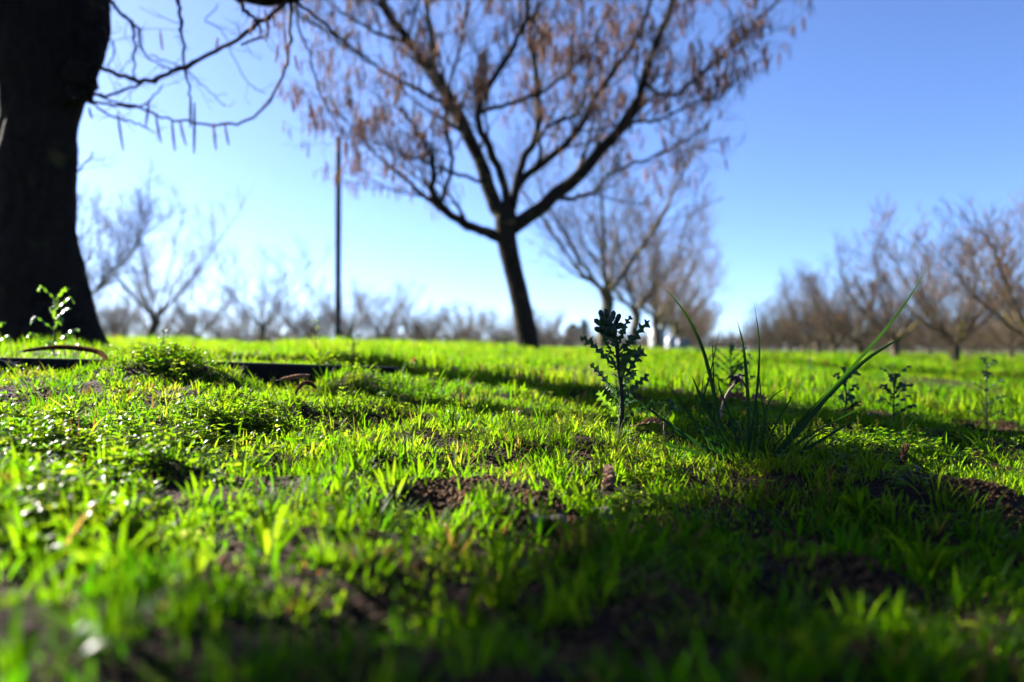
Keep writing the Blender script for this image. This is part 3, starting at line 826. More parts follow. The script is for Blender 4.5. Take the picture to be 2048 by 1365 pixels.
def build_grass():
    parts = []
    # near meadow: loose single blades
    x, y, rng = sample_area(0.30, 2.7, 17500, seed=1)
    k = rng.random(len(x)) > bare(x, y) * 0.96; x, y = x[k], y[k]
    cl = vnoise(x * 17, y * 17, 66) * 0.65 + vnoise(x * 37, y * 37, 67) * 0.35
    k = rng.random(len(x)) < 0.06 + 0.95 * sstep(0.41, 0.60, cl); x, y, cl = x[k], y[k], cl[k]
    hgt = (0.40 + 0.8 * vnoise(x * 9, y * 9, 61)) * (0.45 + 1.15 * cl)
    n = len(x)
    parts.append(blade_arrays(x, y, rng, rng.uniform(0.010, 0.028, n) * hgt, rng.uniform(0.0017, 0.0034, n), np.abs(rng.normal(0.3, 0.3, n)), tint_for(x, y, rng)))
    # near meadow: little tufts
    cx, cy, rng = sample_area(0.32, 2.9, 640, seed=2)
    k = rng.random(len(cx)) > bare(cx, cy) * 0.93; cx, cy = cx[k], cy[k]
    per = 11; n = len(cx) * per
    ox = rng.normal(0, 0.010, n); oy = rng.normal(0, 0.010, n)
    x = np.repeat(cx, per) + ox; y = np.repeat(cy, per) + oy
    big = np.repeat(rng.uniform(0.40, 1.1, len(cx)) * np.where(rng.random(len(cx)) < 0.08, 1.7, 1.0), per)
    az = np.arctan2(oy, ox) + rng.normal(0, 0.5, n)
    tn = np.clip(np.repeat(tint_for(cx, cy, rng), per) + rng.normal(0, 0.07, n), 0, 1)
    parts.append(blade_arrays(x, y, rng, rng.uniform(0.020, 0.044, n) * big, rng.uniform(0.0020, 0.0036, n), np.clip(np.hypot(ox, oy) * 24 + rng.normal(0.12, 0.15, n), 0, 1.2), tn, az))
    # broad-bladed clumps close to the camera
    cx, cy, rng = sample_area(0.42, 1.05, 150, seed=23)
    k = rng.random(len(cx)) > bare(cx, cy) * 0.8; cx, cy = cx[k], cy[k]
    per = 9; n = len(cx) * per
    ox = rng.normal(0, 0.008, n); oy = rng.normal(0, 0.008, n)
    tn = np.clip(np.repeat(tint_for(cx, cy, rng), per) + rng.normal(0, 0.08, n), 0, 1)
    parts.append(blade_arrays(np.repeat(cx, per) + ox, np.repeat(cy, per) + oy, rng, rng.uniform(0.028, 0.055, n), rng.uniform(0.0034, 0.0060, n), np.clip(np.hypot(ox, oy) * 30 + rng.normal(0.2, 0.2, n), 0, 1.3), tn, np.arctan2(oy, ox)))
    # scattered longer blades
    x, y, rng = sample_area(0.4, 3.2, 90, seed=3); n = len(x)
    parts.append(blade_arrays(x, y, rng, rng.uniform(0.045, 0.075, n), rng.uniform(0.0024, 0.004, n), np.abs(rng.normal(0.5, 0.3, n)), tint_for(x, y, rng)))
    # dead straw lying about
    x, y, rng = sample_area(0.4, 2.8, 130, seed=18); n = len(x)
    parts.append(blade_arrays(x, y, rng, rng.uniform(0.02, 0.06, n), rng.uniform(0.0012, 0.0026, n), rng.uniform(1.0, 1.5, n), rng.uniform(0.86, 1.0, n), None, 3, 0.1))
    # middle distance
    x, y, rng = sample_area(2.7, 7.5, 3000, seed=4)
    k = rng.random(len(x)) > bare(x, y) * 0.9; x, y = x[k], y[k]; n = len(x)
    hgt = 0.35 + 1.7 * vnoise(x * 2.5, y * 2.5, 62) ** 2 + 0.5 * vnoise(x * 7, y * 7, 68) ** 2
    k = rng.random(n) < 0.25 + 0.9 * sstep(0.3, 0.55, vnoise(x * 5, y * 5, 69)); x, y, hgt = x[k], y[k], hgt[k]; n = len(x)
    parts.append(blade_arrays(x, y, rng, rng.uniform(0.03, 0.06, n) * hgt, rng.uniform(0.004, 0.007, n), np.abs(rng.normal(0.3, 0.25, n)), np.clip(tint_for(x, y, rng) + 0.02, 0, 1), None, 2))
    x, y, rng = sample_area(7.5, 22, 420, seed=5)
    k = rng.random(len(x)) > bare(x, y) * 0.9; x, y = x[k], y[k]; n = len(x)
    hgt = 0.3 + 1.8 * vnoise(x * 1.2, y * 1.2, 63) ** 2
    parts.append(blade_arrays(x, y, rng, rng.uniform(0.05, 0.10, n) * hgt, rng.uniform(0.012, 0.022, n), np.abs(rng.normal(0.3, 0.25, n)), np.clip(tint_for(x, y, rng) + 0.06, 0, 1), None, 2))
    x, y, rng = sample_area(22, 75, 26, seed=6); n = len(x)
    hgt = 0.4 + 1.1 * vnoise(x * 0.5, y * 0.5, 64)
    parts.append(blade_arrays(x, y, rng, rng.uniform(0.07, 0.13, n) * hgt, rng.uniform(0.05, 0.09, n), np.abs(rng.normal(0.3, 0.25, n)), np.clip(tint_for(x, y, rng) + 0.16, 0, 1), None, 2))
    V, T, C = [], [], []; o = 0
    for v, t, c in parts:
        V.append(v); T.append(t + o); C.append(c); o += len(v)
    tag(link('grass', make_mesh('grass', np.vstack(V), np.vstack(T), M['grass'], True, np.concatenate(C))), 'short bright green grass covering the meadow', 'grass', kind='stuff')
build_grass()

def leaf_shape(w=0.42):
    """small pointed oval leaf along +x, unit length, folded a little along its midrib"""
    xs = [0, 0.22, 0.5, 0.78, 1.0]; ws = [0.06, 0.8, 1.0, 0.62, 0.0]; zs = [0, 0.05, 0.06, 0.02, -0.08]
    V = []; 
    for a, b, c in zip(xs, ws, zs):
        V += [(a, -w * b / 2, c + 0.10 * b * w), (a, 0, c), (a, w * b / 2, c + 0.10 * b * w)]
    T = []
    for i in range(4):
        for j in range(2):
            p = i * 3 + j; T += [(p, p + 3, p + 4), (p, p + 4, p + 1)]
    return np.array(V), np.array(T)

def build_cover():
    """low leafy ground cover: left slope, right patch, and scattered sprigs"""
    rng = np.random.default_rng(8)
    spots = []
    def cloud(px, py, wpx, hpx, n, up=0.0):
        for _ in range(n):
            a = px + rng.normal(0, wpx); b = py + rng.normal(0, hpx)
            p = on_ground(a, max(b, 712))
            if p[1] < 4: spots.append((p[0], p[1], up))
    cloud(330, 890, 170, 34, 330); cloud(90, 900, 90, 34, 150); cloud(480, 860, 90, 24, 140); cloud(335, 722, 55, 16, 330, 0.012); cloud(680, 725, 30, 10, 110, 0.012)
    cloud(1790, 905, 80, 24, 150); cloud(740, 792, 60, 12, 110); cloud(150, 1010, 110, 40, 70); cloud(1500, 830, 100, 10, 50); cloud(1250, 1000, 60, 30, 30)
    x, y, r2 = sample_area(0.4, 3.0, 60, seed=12)
    spots += [(a, b, 0.0) for a, b in zip(x, y)]
    S = np.array(spots); N = len(S)
    gz = terrain(S[:, 0], S[:, 1])
    TV, TT = leaf_shape()
    pos = []; az = []; tilt = []; size = []; tint = []
    stems = MB()
    for i in range(N):
        hgt = rng.uniform(0.010, 0.032) + S[i, 2]
        a0 = rng.uniform(0, 6.28); ln = rng.uniform(0.0, 0.5)
        top = np.array((S[i, 0] + math.cos(a0) * hgt * ln, S[i, 1] + math.sin(a0) * hgt * ln, gz[i] + hgt))
        b = np.array((S[i, 0], S[i, 1], gz[i] - 0.002))
        stems.tube([b, (b + top) / 2, top], [0.0007, 0.0006, 0.0005], 3, False)
        sz = rng.uniform(0.009, 0.019); tn = rng.random(); tiers = rng.integers(2, 4)
        for k in range(tiers):
            f = 1.0 - k * 0.32; c = b * (1 - f) + top * f; rot = a0 + k * 1.57
            m = 2 if k else 4
            for j in range(m):
                pos.append(c); az.append(rot + j * 2 * math.pi / m + rng.normal(0, 0.2)); tilt.append(-rng.uniform(0.0, 0.7) if k == 0 else -rng.uniform(-0.2, 0.4)); size.append(sz * (0.75 if k == 0 else 1.1) * rng.uniform(0.8, 1.2)); tint.append(np.clip(tn + rng.normal(0, 0.15), 0, 1))
    n = len(pos); size = np.array(size)
    V, T, C = scatter(TV, TT, np.array(pos), rot_mats(rng.normal(0, 0.35, n), np.array(tilt), np.array(az), size, size, size), np.array(tint))
    stems.add(V, T, C)
    # mossy cushions of tiny leaflets
    x, y, r2 = sample_area(0.5, 2.5, 9000, seed=17)
    m = vnoise(x * 7, y * 7, 91) * 0.6 + vnoise(x * 17, y * 17, 92) * 0.4
    k = (m > 0.52) & (bare(x, y) < 0.5); x, y, m = x[k], y[k], m[k]; n = len(x)
    up = (m - 0.52) * 0.10 * r2.random(n)
    DV = np.array([(0, 0, 0), (0.5, -0.24, 0.08), (0.5, 0.24, 0.08), (1.0, 0, 0.0)]); DT = np.array([(0, 1, 3), (0, 3, 2)])
    sz = r2.uniform(0.005, 0.011, n)
    V, T, C = scatter(DV, DT, np.stack((x, y, terrain(x, y) + up + 0.002), 1), rot_mats(r2.normal(0, 0.5, n), -r2.uniform(0.1, 1.5, n), r2.uniform(0, 6.28, n), sz, sz * 0.9, sz), np.clip(0.3 + 0.5 * vnoise(x * 5, y * 5, 93) + r2.normal(0, 0.15, n), 0, 1))
    stems.add(V, T, C)
    tag(stems.obj('ground_cover', M['cover']), 'low glossy leafy ground cover spreading over the left slope', 'ground cover', kind='stuff')
build_cover()

def build_seed_heads():
    rng = np.random.default_rng(9)
    mb = MB()
    c = on_ground(1155, 900)
    x, y, r2 = sample_area(0.7, 2.6, 55, seed=13)
    S = list(zip(x, y))
    for px, py, w, h, n in ((1130, 885, 55, 12, 36), (1330, 925, 90, 14, 34), (1000, 900, 120, 16, 30), (1650, 890, 60, 10, 12)):
        for _ in range(n):
            p = on_ground(px + rng.normal(0, w), py + rng.normal(0, h)); S.append((p[0], p[1]))
    TV = np.array([(0, 0, 0), (0.3, 0, 0.5), (-0.15, 0.26, 0.5), (-0.15, -0.26, 0.5), (0, 0, 1.1)]); TT = np.array([(0, 1, 2), (0, 2, 3), (0, 3, 1), (1, 4, 2), (2, 4, 3), (3, 4, 1)])
    pos = []; ms = []
    for (a, b) in S:
        g = tz(a, b); h = rng.uniform(0.03, 0.055); lean = rng.normal(0, 0.012, 2)
        p0 = np.array((a, b, g)); p1 = np.array((a + lean[0], b + lean[1], g + h))
        mb.tube([p0, (p0 + p1) / 2 + np.array((lean[0], lean[1], 0)) * 0.1, p1], [0.0006, 0.0005, 0.0003], 3, False, 0.3)
        for k in range(11):
            t = 0.55 + 0.45 * k / 10
            q = p0 * (1 - t) + p1 * t; r = 0.008 * (1.25 - t) * 1.6 * rng.uniform(0.3, 1); aa = rng.uniform(0, 6.28)
            q2 = q + np.array((math.cos(aa) * r, math.sin(aa) * r, r * 0.7))
            mb.tube([q, q2], [0.0003, 0.0002], 3, False, 0.4)
            pos.append(q2)
    n = len(pos); s = rng.uniform(0.0028, 0.0045, n)
    V, T, C = scatter(TV, TT, np.array(pos), rot_mats(rng.normal(0, 0.5, n), rng.normal(0, 0.5, n), rng.uniform(0, 6.28, n), s * 0.8, s * 0.8, s), rng.random(n))
    mb.add(V, T, C)
    tag(mb.obj('seed_heads', M['seed']), 'fine pale grass seed heads above the short turf', 'seed heads', kind='stuff')
build_seed_heads()

def rock_shape(seed, sub=1):
    import bmesh
    bm = bmesh.new(); bmesh.ops.create_icosphere(bm, subdivisions=sub, radius=1.0)
    V = np.array([v.co[:] for v in bm.verts]); bm.faces.ensure_lookup_table()
    T = np.array([[v.index for v in f.verts] for f in bm.faces]); bm.free()
    V *= (1 + np.array([mnoise.noise(Vector((v * 1.3 + seed).tolist())) * 0.5 for v in V]))[:, None]
    return V, T

def build_crumbs():
    rng = np.random.default_rng(14)
    xs, ys = [], []
    for (a, b, rx, ry) in PATCH:
        if b > 3.5: continue
        n = int(min(1500, 300 + rx * ry * 60000))
        xs.append(a + rng.normal(0, rx * 0.62, n)); ys.append(b + rng.normal(0, ry * 0.62, n))
    x, y, _ = sample_area(0.35, 2.6, 900, seed=15); xs.append(x); ys.append(y)
    x = np.concatenate(xs); y = np.concatenate(ys); k = y > 0.25; x, y = x[k], y[k]
    z = terrain(x, y)
    V, T, C = [], [], []; o = 0
    for s in range(4):
        TV, TT = rock_shape(s * 3.7)
        TV, TT = TV, TT
        j = np.arange(s, len(x), 4); n = len(j)
        sz = 0.0011 + 0.0042 * rng.random(n) ** 3
        v, t, c = scatter(TV, TT, np.stack((x[j], y[j], z[j] + sz * 0.3), 1), rot_mats(rng.uniform(0, 6, n), rng.uniform(0, 6, n), rng.uniform(0, 6, n), sz, sz * rng.uniform(0.7, 1, n), sz * rng.uniform(0.6, 1, n)), rng.random(n))
        V.append(v); T.append(t + o); C.append(c); o += len(v)
    tag(link('soil_crumbs', make_mesh('soil_crumbs', np.vstack(V), np.vstack(T), M['crumb'], True, np.concatenate(C))), 'reddish brown crumbs of soil in the bare patches', 'soil', kind='stuff')
build_crumbs()

# ------------------------------------------------------------------ the small plants one can pick out
def lobed_leaf(P, width, rng, side, lobes=6, tooth=1.0, nseg=None, cup=0.25, tint=0.4):
    """toothed, lobed leaf along the 3-D track P; side = direction across the blade"""
    n = lobes * 10 + 1
    C = spline(P, n)
    tg = np.gradient(C, axis=0); tg /= np.linalg.norm(tg, axis=1)[:, None]
    s = np.asarray(side, float); s = s - (tg @ s)[:, None] * tg; s /= np.linalg.norm(s, axis=1)[:, None] + 1e-9
    nm = np.cross(tg, s)
    t = np.linspace(0, 1, n)
    env = np.interp(t, [0, 0.06, 0.3, 0.7, 0.92, 1], [0.35, 0.28, 0.7, 1.0, 0.7, 0.10])
    def edge(ph):
        q = (t * lobes + ph) % 1.0
        saw = np.interp(q, [0, 0.25, 0.38, 0.45, 0.58, 0.66, 0.74, 0.84, 1.0], [0.20, 0.26, 0.66, 0.45, 1.15, 0.55, 0.80, 0.28, 0.20])
        amp = rng.uniform(0.55, 1.2, lobes + 2)[np.floor(t * lobes + ph).astype(int)]
        return env * (saw * tooth * amp + (1 - tooth) * 0.85) * (1 + rng.normal(0, 0.10, n))
    el = edge(rng.uniform(0, 0.3)) * width; er = edge(rng.uniform(0.3, 0.6)) * width
    # lobes point forward
    wav = np.sin(t * lobes * 2 * math.pi + rng.uniform(0, 6)) * width * 0.22
    A = C + s * el[:, None] + tg * (el * 0.22)[:, None] + nm * (cup * el + wav)[:, None]
    B = C - s * er[:, None] + tg * (er * 0.22)[:, None] + nm * (cup * er - wav)[:, None]
    rib = C - nm * 0.0006
    V = np.concatenate((A, rib, B)); T = []
    for i in range(n - 1):
        T += [(i, i + 1, n + i + 1), (i, n + i + 1, n + i), (n + i, n + i + 1, 2 * n + i + 1), (n + i, 2 * n + i + 1, 2 * n + i)]
    return V, np.array(T), np.clip(tint + rng.normal(0, 0.12, len(V)), 0, 1)

def add_leaf(root, base, P, width, rng, side, mat, lobes=6, tooth=1.0, cup=0.25, tint=0.4, name='leaf'):
    V, T, C = lobed_leaf(np.asarray(P) - base, width, rng, side, lobes, tooth, None, cup, tint)
    me = make_mesh(name, V, T, mat, False, C)
    return link(name, me, root)

def lobed_weed():
    Z = 1.50; rng = np.random.default_rng(40)
    base = PX(1243, 888, Z); base[2] = tz(base[0], base[1]) - 0.004
    root = empty('lobed_weed', base, 'dark upright weed with jagged lobed leaves and clustered buds on top, in sharp focus', 'weed')
    st = spline([base, PX(1240, 868, Z), PX(1244, 820, Z), PX(1242, 775, Z), PX(1237, 730, Z), PX(1233, 690, Z), PX(1226, 655, Z)], 40)
    R = np.interp(np.linspace(0, 1, 40), [0, 0.06, 0.2, 0.6, 1], [0.0036, 0.0042, 0.0048, 0.0040, 0.0028]) * (1 + rng.normal(0, 0.03, 40))
    m = MB(); m.tube(st - base, R, 10); m.obj('stem', M['stem'], root)
    # roots showing at the foot
    for (pts) in ([(1238, 872), (1226, 884), (1205, 893), (1188, 898)], [(1244, 874), (1262, 880), (1285, 884)], [(1240, 875), (1232, 892), (1226, 905)], [(1246, 872), (1270, 866), (1300, 858)]):
        m = MB(); P = spline([PX(a, b, Z - 0.02 * i) for i, (a, b) in enumerate(pts)], 10); m.tube(P - base, np.linspace(0.0016, 0.0006, 10), 5); m.obj('root', M['bark'], root)
    X = np.array((1.0, 0, 0)); Y = np.array((0, 1.0, 0)); U = np.array((0, 0, 1.0))
    def lf(pts, w, dz, lobes, tint=0.3, side=None, cup=0.2, tooth=1.0, mat='weed'):
        n = len(pts)
        P = [PX(a, b, Z + dz * (i / (n - 1))) for i, (a, b) in enumerate(pts)]
        d = unit(P[-1] - P[0])
        if side is None: side = unit(np.cross(d, Y) + rng.normal(0, 0.35, 3))
        add_leaf(root, base, P, w * 1.5, rng, side, M[mat], lobes, tooth, cup, tint)
    # long side leaves as seen
    lf([(1238, 742), (1210, 714), (1185, 690), (1160, 673)], 0.0085, -0.03, 7)
    lf([(1240, 796), (1218, 770), (1198, 745), (1177, 728)], 0.0080, 0.02, 7)
    lf([(1238, 835), (1222, 812), (1205, 796), (1197, 783)], 0.0105, -0.03, 5, 0.9, mat='weed_bright')
    lf([(1243, 765), (1246, 738), (1253, 712), (1268, 699)], 0.0100, -0.05, 4, 0.9, tooth=0.5)
    lf([(1244, 775), (1256, 748), (1272, 720), (1288, 697)], 0.0110, 0.01, 6)
    lf([(1246, 803), (1262, 782), (1280, 764), (1298, 749)], 0.0095, -0.03, 6, 0.8)
    lf([(1248, 842), (1272, 822), (1300, 808), (1330, 806)], 0.0095, -0.02, 6)
    lf([(1236, 690), (1243, 668), (1253, 646), (1263, 630)], 0.0070, 0.0, 6)
    lf([(1238, 715), (1258, 685), (1280, 661), (1300, 640)], 0.0100, 0.01, 6)
    lf([(1236, 720), (1222, 702), (1214, 688), (1206, 676)], 0.0085, -0.04, 5)
    lf([(1240, 742), (1246, 716), (1256, 690), (1270, 668)], 0.0090, -0.02, 6, 0.7)
    lf([(1243, 815), (1232, 790), (1222, 776), (1214, 770)], 0.0075, -0.05, 5)
    lf([(1240, 750), (1230, 730), (1222, 716), (1214, 708)], 0.0090, 0.04, 5)
    lf([(1244, 825), (1252, 800), (1262, 786), (1266, 770)], 0.0080, 0.05, 5)
    lf([(1242, 790), (1250, 768), (1262, 752), (1270, 742)], 0.0085, 0.06, 5)
    lf([(1234, 700), (1230, 672), (1222, 655), (1212, 640)], 0.0090, -0.03, 5)
    lf([(1235, 700), (1240, 676), (1246, 660), (1250, 648)], 0.0090, -0.04, 5, 0.7)
    lf([(1232, 690), (1218, 670), (1206, 660), (1196, 654)], 0.0085, 0.02, 5)
    lf([(1232, 680), (1216, 662), (1204, 648), (1192, 643)], 0.0075, -0.02, 4)
    lf([(1233, 690), (1224, 680), (1210, 672), (1199, 668)], 0.0075, 0.03, 4)
    lf([(1236, 705), (1250, 690), (1262, 680), (1274, 676)], 0.0080, 0.03, 5)
    lf([(1240, 735), (1262, 712), (1276, 704), (1286, 708)], 0.0080, 0.05, 5)
    for i in range(20):
        t = 0.06 + 0.80 * i / 20; p = st[int(t * 39)]; a = i * 2.4 + rng.normal(0, 0.3); L = rng.uniform(0.022, 0.042) * (1.1 - 0.35 * t)
        d = unit(np.array((math.cos(a), math.sin(a), rng.uniform(0.45, 1.1)))); o = np.array((math.cos(a), math.sin(a), 0))
        P = [p, p + d * L * 0.4, p + d * L * 0.75 + o * L * 0.08, p + d * L * 0.95 + o * L * 0.22 + np.array((0, 0, -0.12 * L))]
        add_leaf(root, base, P, rng.uniform(0.006, 0.0095), rng, np.cross(d, (0, 0, 1.0)) + rng.normal(0, 0.25, 3), M['weed'], 4, 0.95, 0.35, rng.random())
    # cluster of buds on top
    for (a, b, l, ang, dz) in [(1203, 630, 17, -0.35, 0), (1213, 628, 18, -0.15, 0.01), (1226, 632, 17, 0.2, -0.01), (1236, 637, 16, 0.4, 0.0), (1196, 645, 16, -0.9, 0.01), (1207, 642, 17, -0.5, -0.015), (1220, 644, 18, 0.0, -0.02), (1231, 648, 16, 0.35, 0.015), (1197, 660, 15, -1.1, -0.01), (1213, 655, 16, -0.3, 0.02), (1226, 658, 16, 0.1, -0.02), (1239, 652, 13, 0.7, 0.01)]:
        c = PX(a, b, Z + dz); L = l / F * Z; d = np.array((math.sin(ang), rng.normal(0, 0.2), math.cos(ang))); d = unit(d)
        P = np.array([c - d * L * 0.75, c - d * L * 0.5, c - d * L * 0.2, c + d * L * 0.3, c + d * L * 0.48])
        m = MB(); m.tube(P - base, [0.0014, 0.0036, 0.0050, 0.0050, 0.0040], 9); bud = m.obj('bud', M['weed'], root)
        m = MB(); m.tube(np.array([c + d * L * 0.46, c + d * L * 0.60]) - base, [0.0024, 0.0017], 7); m.obj('bud_tip', M['weed_bright'], bud)
        st2 = spline([st[-4], (st[-4] + P[0]) / 2 + np.array((0, 0, -0.003)), P[0]], 6)
        m = MB(); m.tube(st2 - base, 0.0016, 5); m.obj('bud_stalk', M['stem'], bud)
lobed_weed()

def strip_blade(P, width, rng, tint=0.4, fold=0.25, n=14, face=None):
    """long grass blade: narrow folded strip that tapers to a point"""
    C = spline(P, n)
    tg = np.gradient(C, axis=0); tg /= np.linalg.norm(tg, axis=1)[:, None]
    f = np.array((rng.normal(0, 0.5), -1.0, rng.normal(0, 0.3))) if face is None else np.asarray(face, float)
    s = np.cross(tg, f); s /= np.linalg.norm(s, axis=1)[:, None] + 1e-9
    nm = np.cross(s, tg)
    t = np.linspace(0, 1, n)
    w = width * 0.5 * np.interp(t, [0, 0.15, 0.5, 0.8, 1], [0.75, 1.0, 0.9, 0.55, 0.03])
    A = C + s * w[:, None] + nm * (w * fold)[:, None]; B = C - s * w[:, None] + nm * (w * fold)[:, None]
    V = np.concatenate((A, C, B)); T = []
    for i in range(n - 1):
        T += [(i, i + 1, n + i + 1), (i, n + i + 1, n + i), (n + i, n + i + 1, 2 * n + i + 1), (n + i, 2 * n + i + 1, 2 * n + i)]
    return V, np.array(T), np.full(len(V), tint)

def tall_tuft():
    Z = 1.45; rng = np.random.default_rng(41)
    base = PX(1495, 930, Z); base[2] = tz(base[0], base[1]) - 0.003
    root = empty('tall_grass_tuft', base, 'tuft of long dark green grass blades right of the jagged weed', 'grass tuft')
    blades = [([(1470, 930), (1440, 850), (1424, 770), (1402, 690), (1368, 624), (1330, 577)], 10, 0.02, 0.03),
              ([(1535, 925), (1600, 850), (1680, 760), (1760, 672), (1815, 600), (1858, 532)], 10, 0.0, 0.10),
              ([(1530, 930), (1590, 872), (1650, 800), (1720, 730), (1770, 695), (1816, 671)], 11, -0.02, -0.05),
              ([(1538, 925), (1605, 840), (1660, 782), (1712, 728)], 8, 0.01, 0.05),
              ([(1494, 925), (1497, 830), (1492, 745), (1486, 690), (1474, 640)], 9, 0.0, 0.06),
              ([(1492, 925), (1508, 830), (1517, 745), (1518, 680), (1509, 610)], 6, 0.0, 0.04),
              ([(1440, 915), (1400, 840), (1420, 750), (1440, 658)], 5, 0.02, 0.04),
              ([(1430, 905), (1428, 800), (1426, 720), (1424, 680)], 4, 0.02, 0.06),
              ([(1470, 935), (1420, 880), (1380, 830), (1331, 762)], 8, -0.03, -0.02),
              ([(1480, 935), (1430, 850), (1400, 790), (1382, 748)], 8, -0.02, 0.02),
              ([(1480, 940), (1420, 905), (1340, 850), (1262, 792)], 12, -0.05, -0.03),
              ([(1500, 945), (1440, 920), (1350, 893), (1250, 868)], 9, -0.10, -0.08),
              ([(1480, 930), (1440, 870), (1410, 835), (1390, 790)], 5, 0.03, 0.04),
              ([(1520, 925), (1530, 850), (1522, 790), (1513, 700)], 5, 0.02, 0.03),
              ([(1515, 930), (1525, 860), (1540, 800), (1582, 770)], 5, 0.02, 0.04),
              ([(1520, 930), (1550, 850), (1580, 800), (1576, 795)], 6, 0.02, 0.02),
              ([(1520, 940), (1600, 905), (1660, 870), (1712, 838)], 9, -0.04, -0.02),
              ([(1520, 940), (1590, 890), (1640, 858), (1730, 812)], 7, -0.02, 0.03),
              ([(1450, 930), (1380, 880), (1345, 855), (1312, 790)], 4, 0.03, 0.04),
              ([(1485, 930), (1462, 840), (1440, 780), (1436, 756)], 6, 0.0, 0.03),
              ([(1500, 930), (1512, 860), (1514, 820), (1513, 793)], 8, -0.03, -0.03),
              ([(1450, 925), (1425, 835), (1405, 790), (1408, 747)], 5, 0.04, 0.05)]
    for pts, w, d0, d1 in blades:
        n = len(pts)
        P = [PX(a, b, Z + d0 + (d1 - d0) * i / (n - 1)) - base for i, (a, b) in enumerate(pts)]
        V, T, C = strip_blade(P, 0.85 * w / F * Z, rng, rng.random(), rng.uniform(0.2, 0.6))
        link('blade', make_mesh('blade', V, T, M['tall'], True, C), root)
    for i in range(22):
        a = rng.uniform(0, 6.28); r = rng.uniform(0.0, 0.045)
        b = np.array((r * math.cos(a), r * math.sin(a), 0.0)) + np.array((rng.uniform(-0.03, 0.04), 0, 0))
        L = rng.uniform(0.05, 0.15); ln = rng.uniform(0.1, 0.8); d = np.array((math.cos(a) * ln, math.sin(a) * ln, 1.0)); d = unit(d)
        P = [b, b + d * L * 0.5, b + d * L * 0.85 + np.array((math.cos(a), math.sin(a), -0.4)) * L * 0.12, b + d * L + np.array((math.cos(a), math.sin(a), -0.6)) * L * 0.3]
        V, T, C = strip_blade(P, rng.uniform(0.002, 0.0042), rng, rng.random(), rng.uniform(0.1, 0.5), 9)
        link('blade', make_mesh('blade', V, T, M['tall'], True, C), root)
tall_tuft()

def small_tuft(px, py, name_label, n, L, w, seed, mat='grass', tint=(0.2, 0.7)):
    rng = np.random.default_rng(seed)
    base = on_ground(px, py); base[2] = tz(base[0], base[1]) - 0.002
    root = empty('grass_tuft', base, name_label, 'grass tuft', 'small grass tufts in the meadow')
    for i in range(n):
        a = rng.uniform(0, 6.28); ln = rng.uniform(0.1, 0.9); l = L * rng.uniform(0.6, 1.15); d = unit(np.array((math.cos(a) * ln, math.sin(a) * ln, 1.0)))
        b = np.array((math.cos(a), math.sin(a), 0)) * rng.uniform(0, 0.008)
        P = [b, b + d * l * 0.5, b + d * l * 0.8 + np.array((math.cos(a), math.sin(a), 0)) * l * 0.06, b + d * l + np.array((math.cos(a), math.sin(a), -0.5)) * l * 0.2]
        V, T, C = strip_blade(P, w * rng.uniform(0.8, 1.2), rng, rng.uniform(*tint), 0.3, 8)
        link('blade', make_mesh('blade', V, T, M[mat], True, C), root)
small_tuft(1850, 1160, 'bright blurred grass tuft with pale base at the right, below the bare soil', 24, 0.065, 0.0042, 51)
small_tuft(1640, 1345, 'brightest blurred grass tuft at the bottom edge, right of the middle', 20, 0.035, 0.0045, 52, tint=(0.5, 0.8))
small_tuft(150, 835, 'spiky grass tuft near the left edge below the black edging', 22, 0.060, 0.0032, 53)
small_tuft(540, 1110, 'blurred tuft of wide blades in the left foreground', 10, 0.070, 0.0065, 54)
small_tuft(1000, 1215, 'blurred bright grass tuft in the middle of the foreground', 22, 0.050, 0.0045, 55)
small_tuft(230, 1160, 'blurred grass tuft in the lower left foreground', 22, 0.05, 0.0042, 56)
small_tuft(640, 735, 'grass tuft growing over the black edging below the pole', 40, 0.075, 0.0035, 57)
small_tuft(500, 742, 'grass tuft in front of the middle stretch of the black edging', 26, 0.05, 0.0034, 59)
small_tuft(745, 742, 'grass tuft hiding the buried end of the black edging', 44, 0.06, 0.0036, 60)
small_tuft(1720, 1030, 'grass tuft at the edge of the deep shade in the right foreground', 18, 0.045, 0.0038, 58)

def upright_weed(px, py0, py1, Z, label, seed, mat, leaf_px, pairs, width, lobes=4, tooth=0.5, dxt=0, group=None, name='leafy_weed'):
    """small leafy weed: upright stem, leaves on both sides"""
    rng = np.random.default_rng(seed)
    base = PX(px, py0, Z); base[2] = min(base[2], tz(base[0], base[1]) - 0.002)
    root = empty(name, base, label, 'weed', group)
    top = PX(px + dxt, py1, Z)
    st = spline([base, base * 0.5 + top * 0.5 + np.array((rng.normal(0, 0.004), 0, 0)), top], 16)
    m = MB(); m.tube(st - base, np.linspace(0.0026, 0.0012, 16), 7); m.obj('stem', M['stem'], root)
    for i in range(pairs):
        t = 0.25 + 0.72 * i / max(1, pairs - 1)
        p = st[min(15, int(t * 15))]
        for s in (-1, 1):
            a = (0 if s > 0 else math.pi) + rng.normal(0, 0.8) + (i % 2) * 0.9
            L = leaf_px / F * Z * (1.15 - 0.5 * t) * rng.uniform(0.8, 1.15); up = 0.35 + 0.8 * t
            d = unit(np.array((math.cos(a), math.sin(a), up)))
            o = np.array((math.cos(a), math.sin(a), 0)); dr = rng.uniform(0.05, 0.45)
            P = [p, p + d * L * 0.5, p + d * L * 0.85 + o * L * 0.06, p + d * L + o * L * 0.12 + np.array((0, 0, -dr * L))]
            add_leaf(root, base, P, width, rng, np.cross(d, np.array((0, 0, 1.0))) + rng.normal(0, 0.2, 3), M[mat], lobes, tooth, 0.2, rng.random())
    return root
upright_weed(108, 692, 590, 2.6, 'bright backlit leafy weed in front of the thick black trunk', 61, 'weed_bright', 62, 6, 0.0125, 4, 0.35, 4)
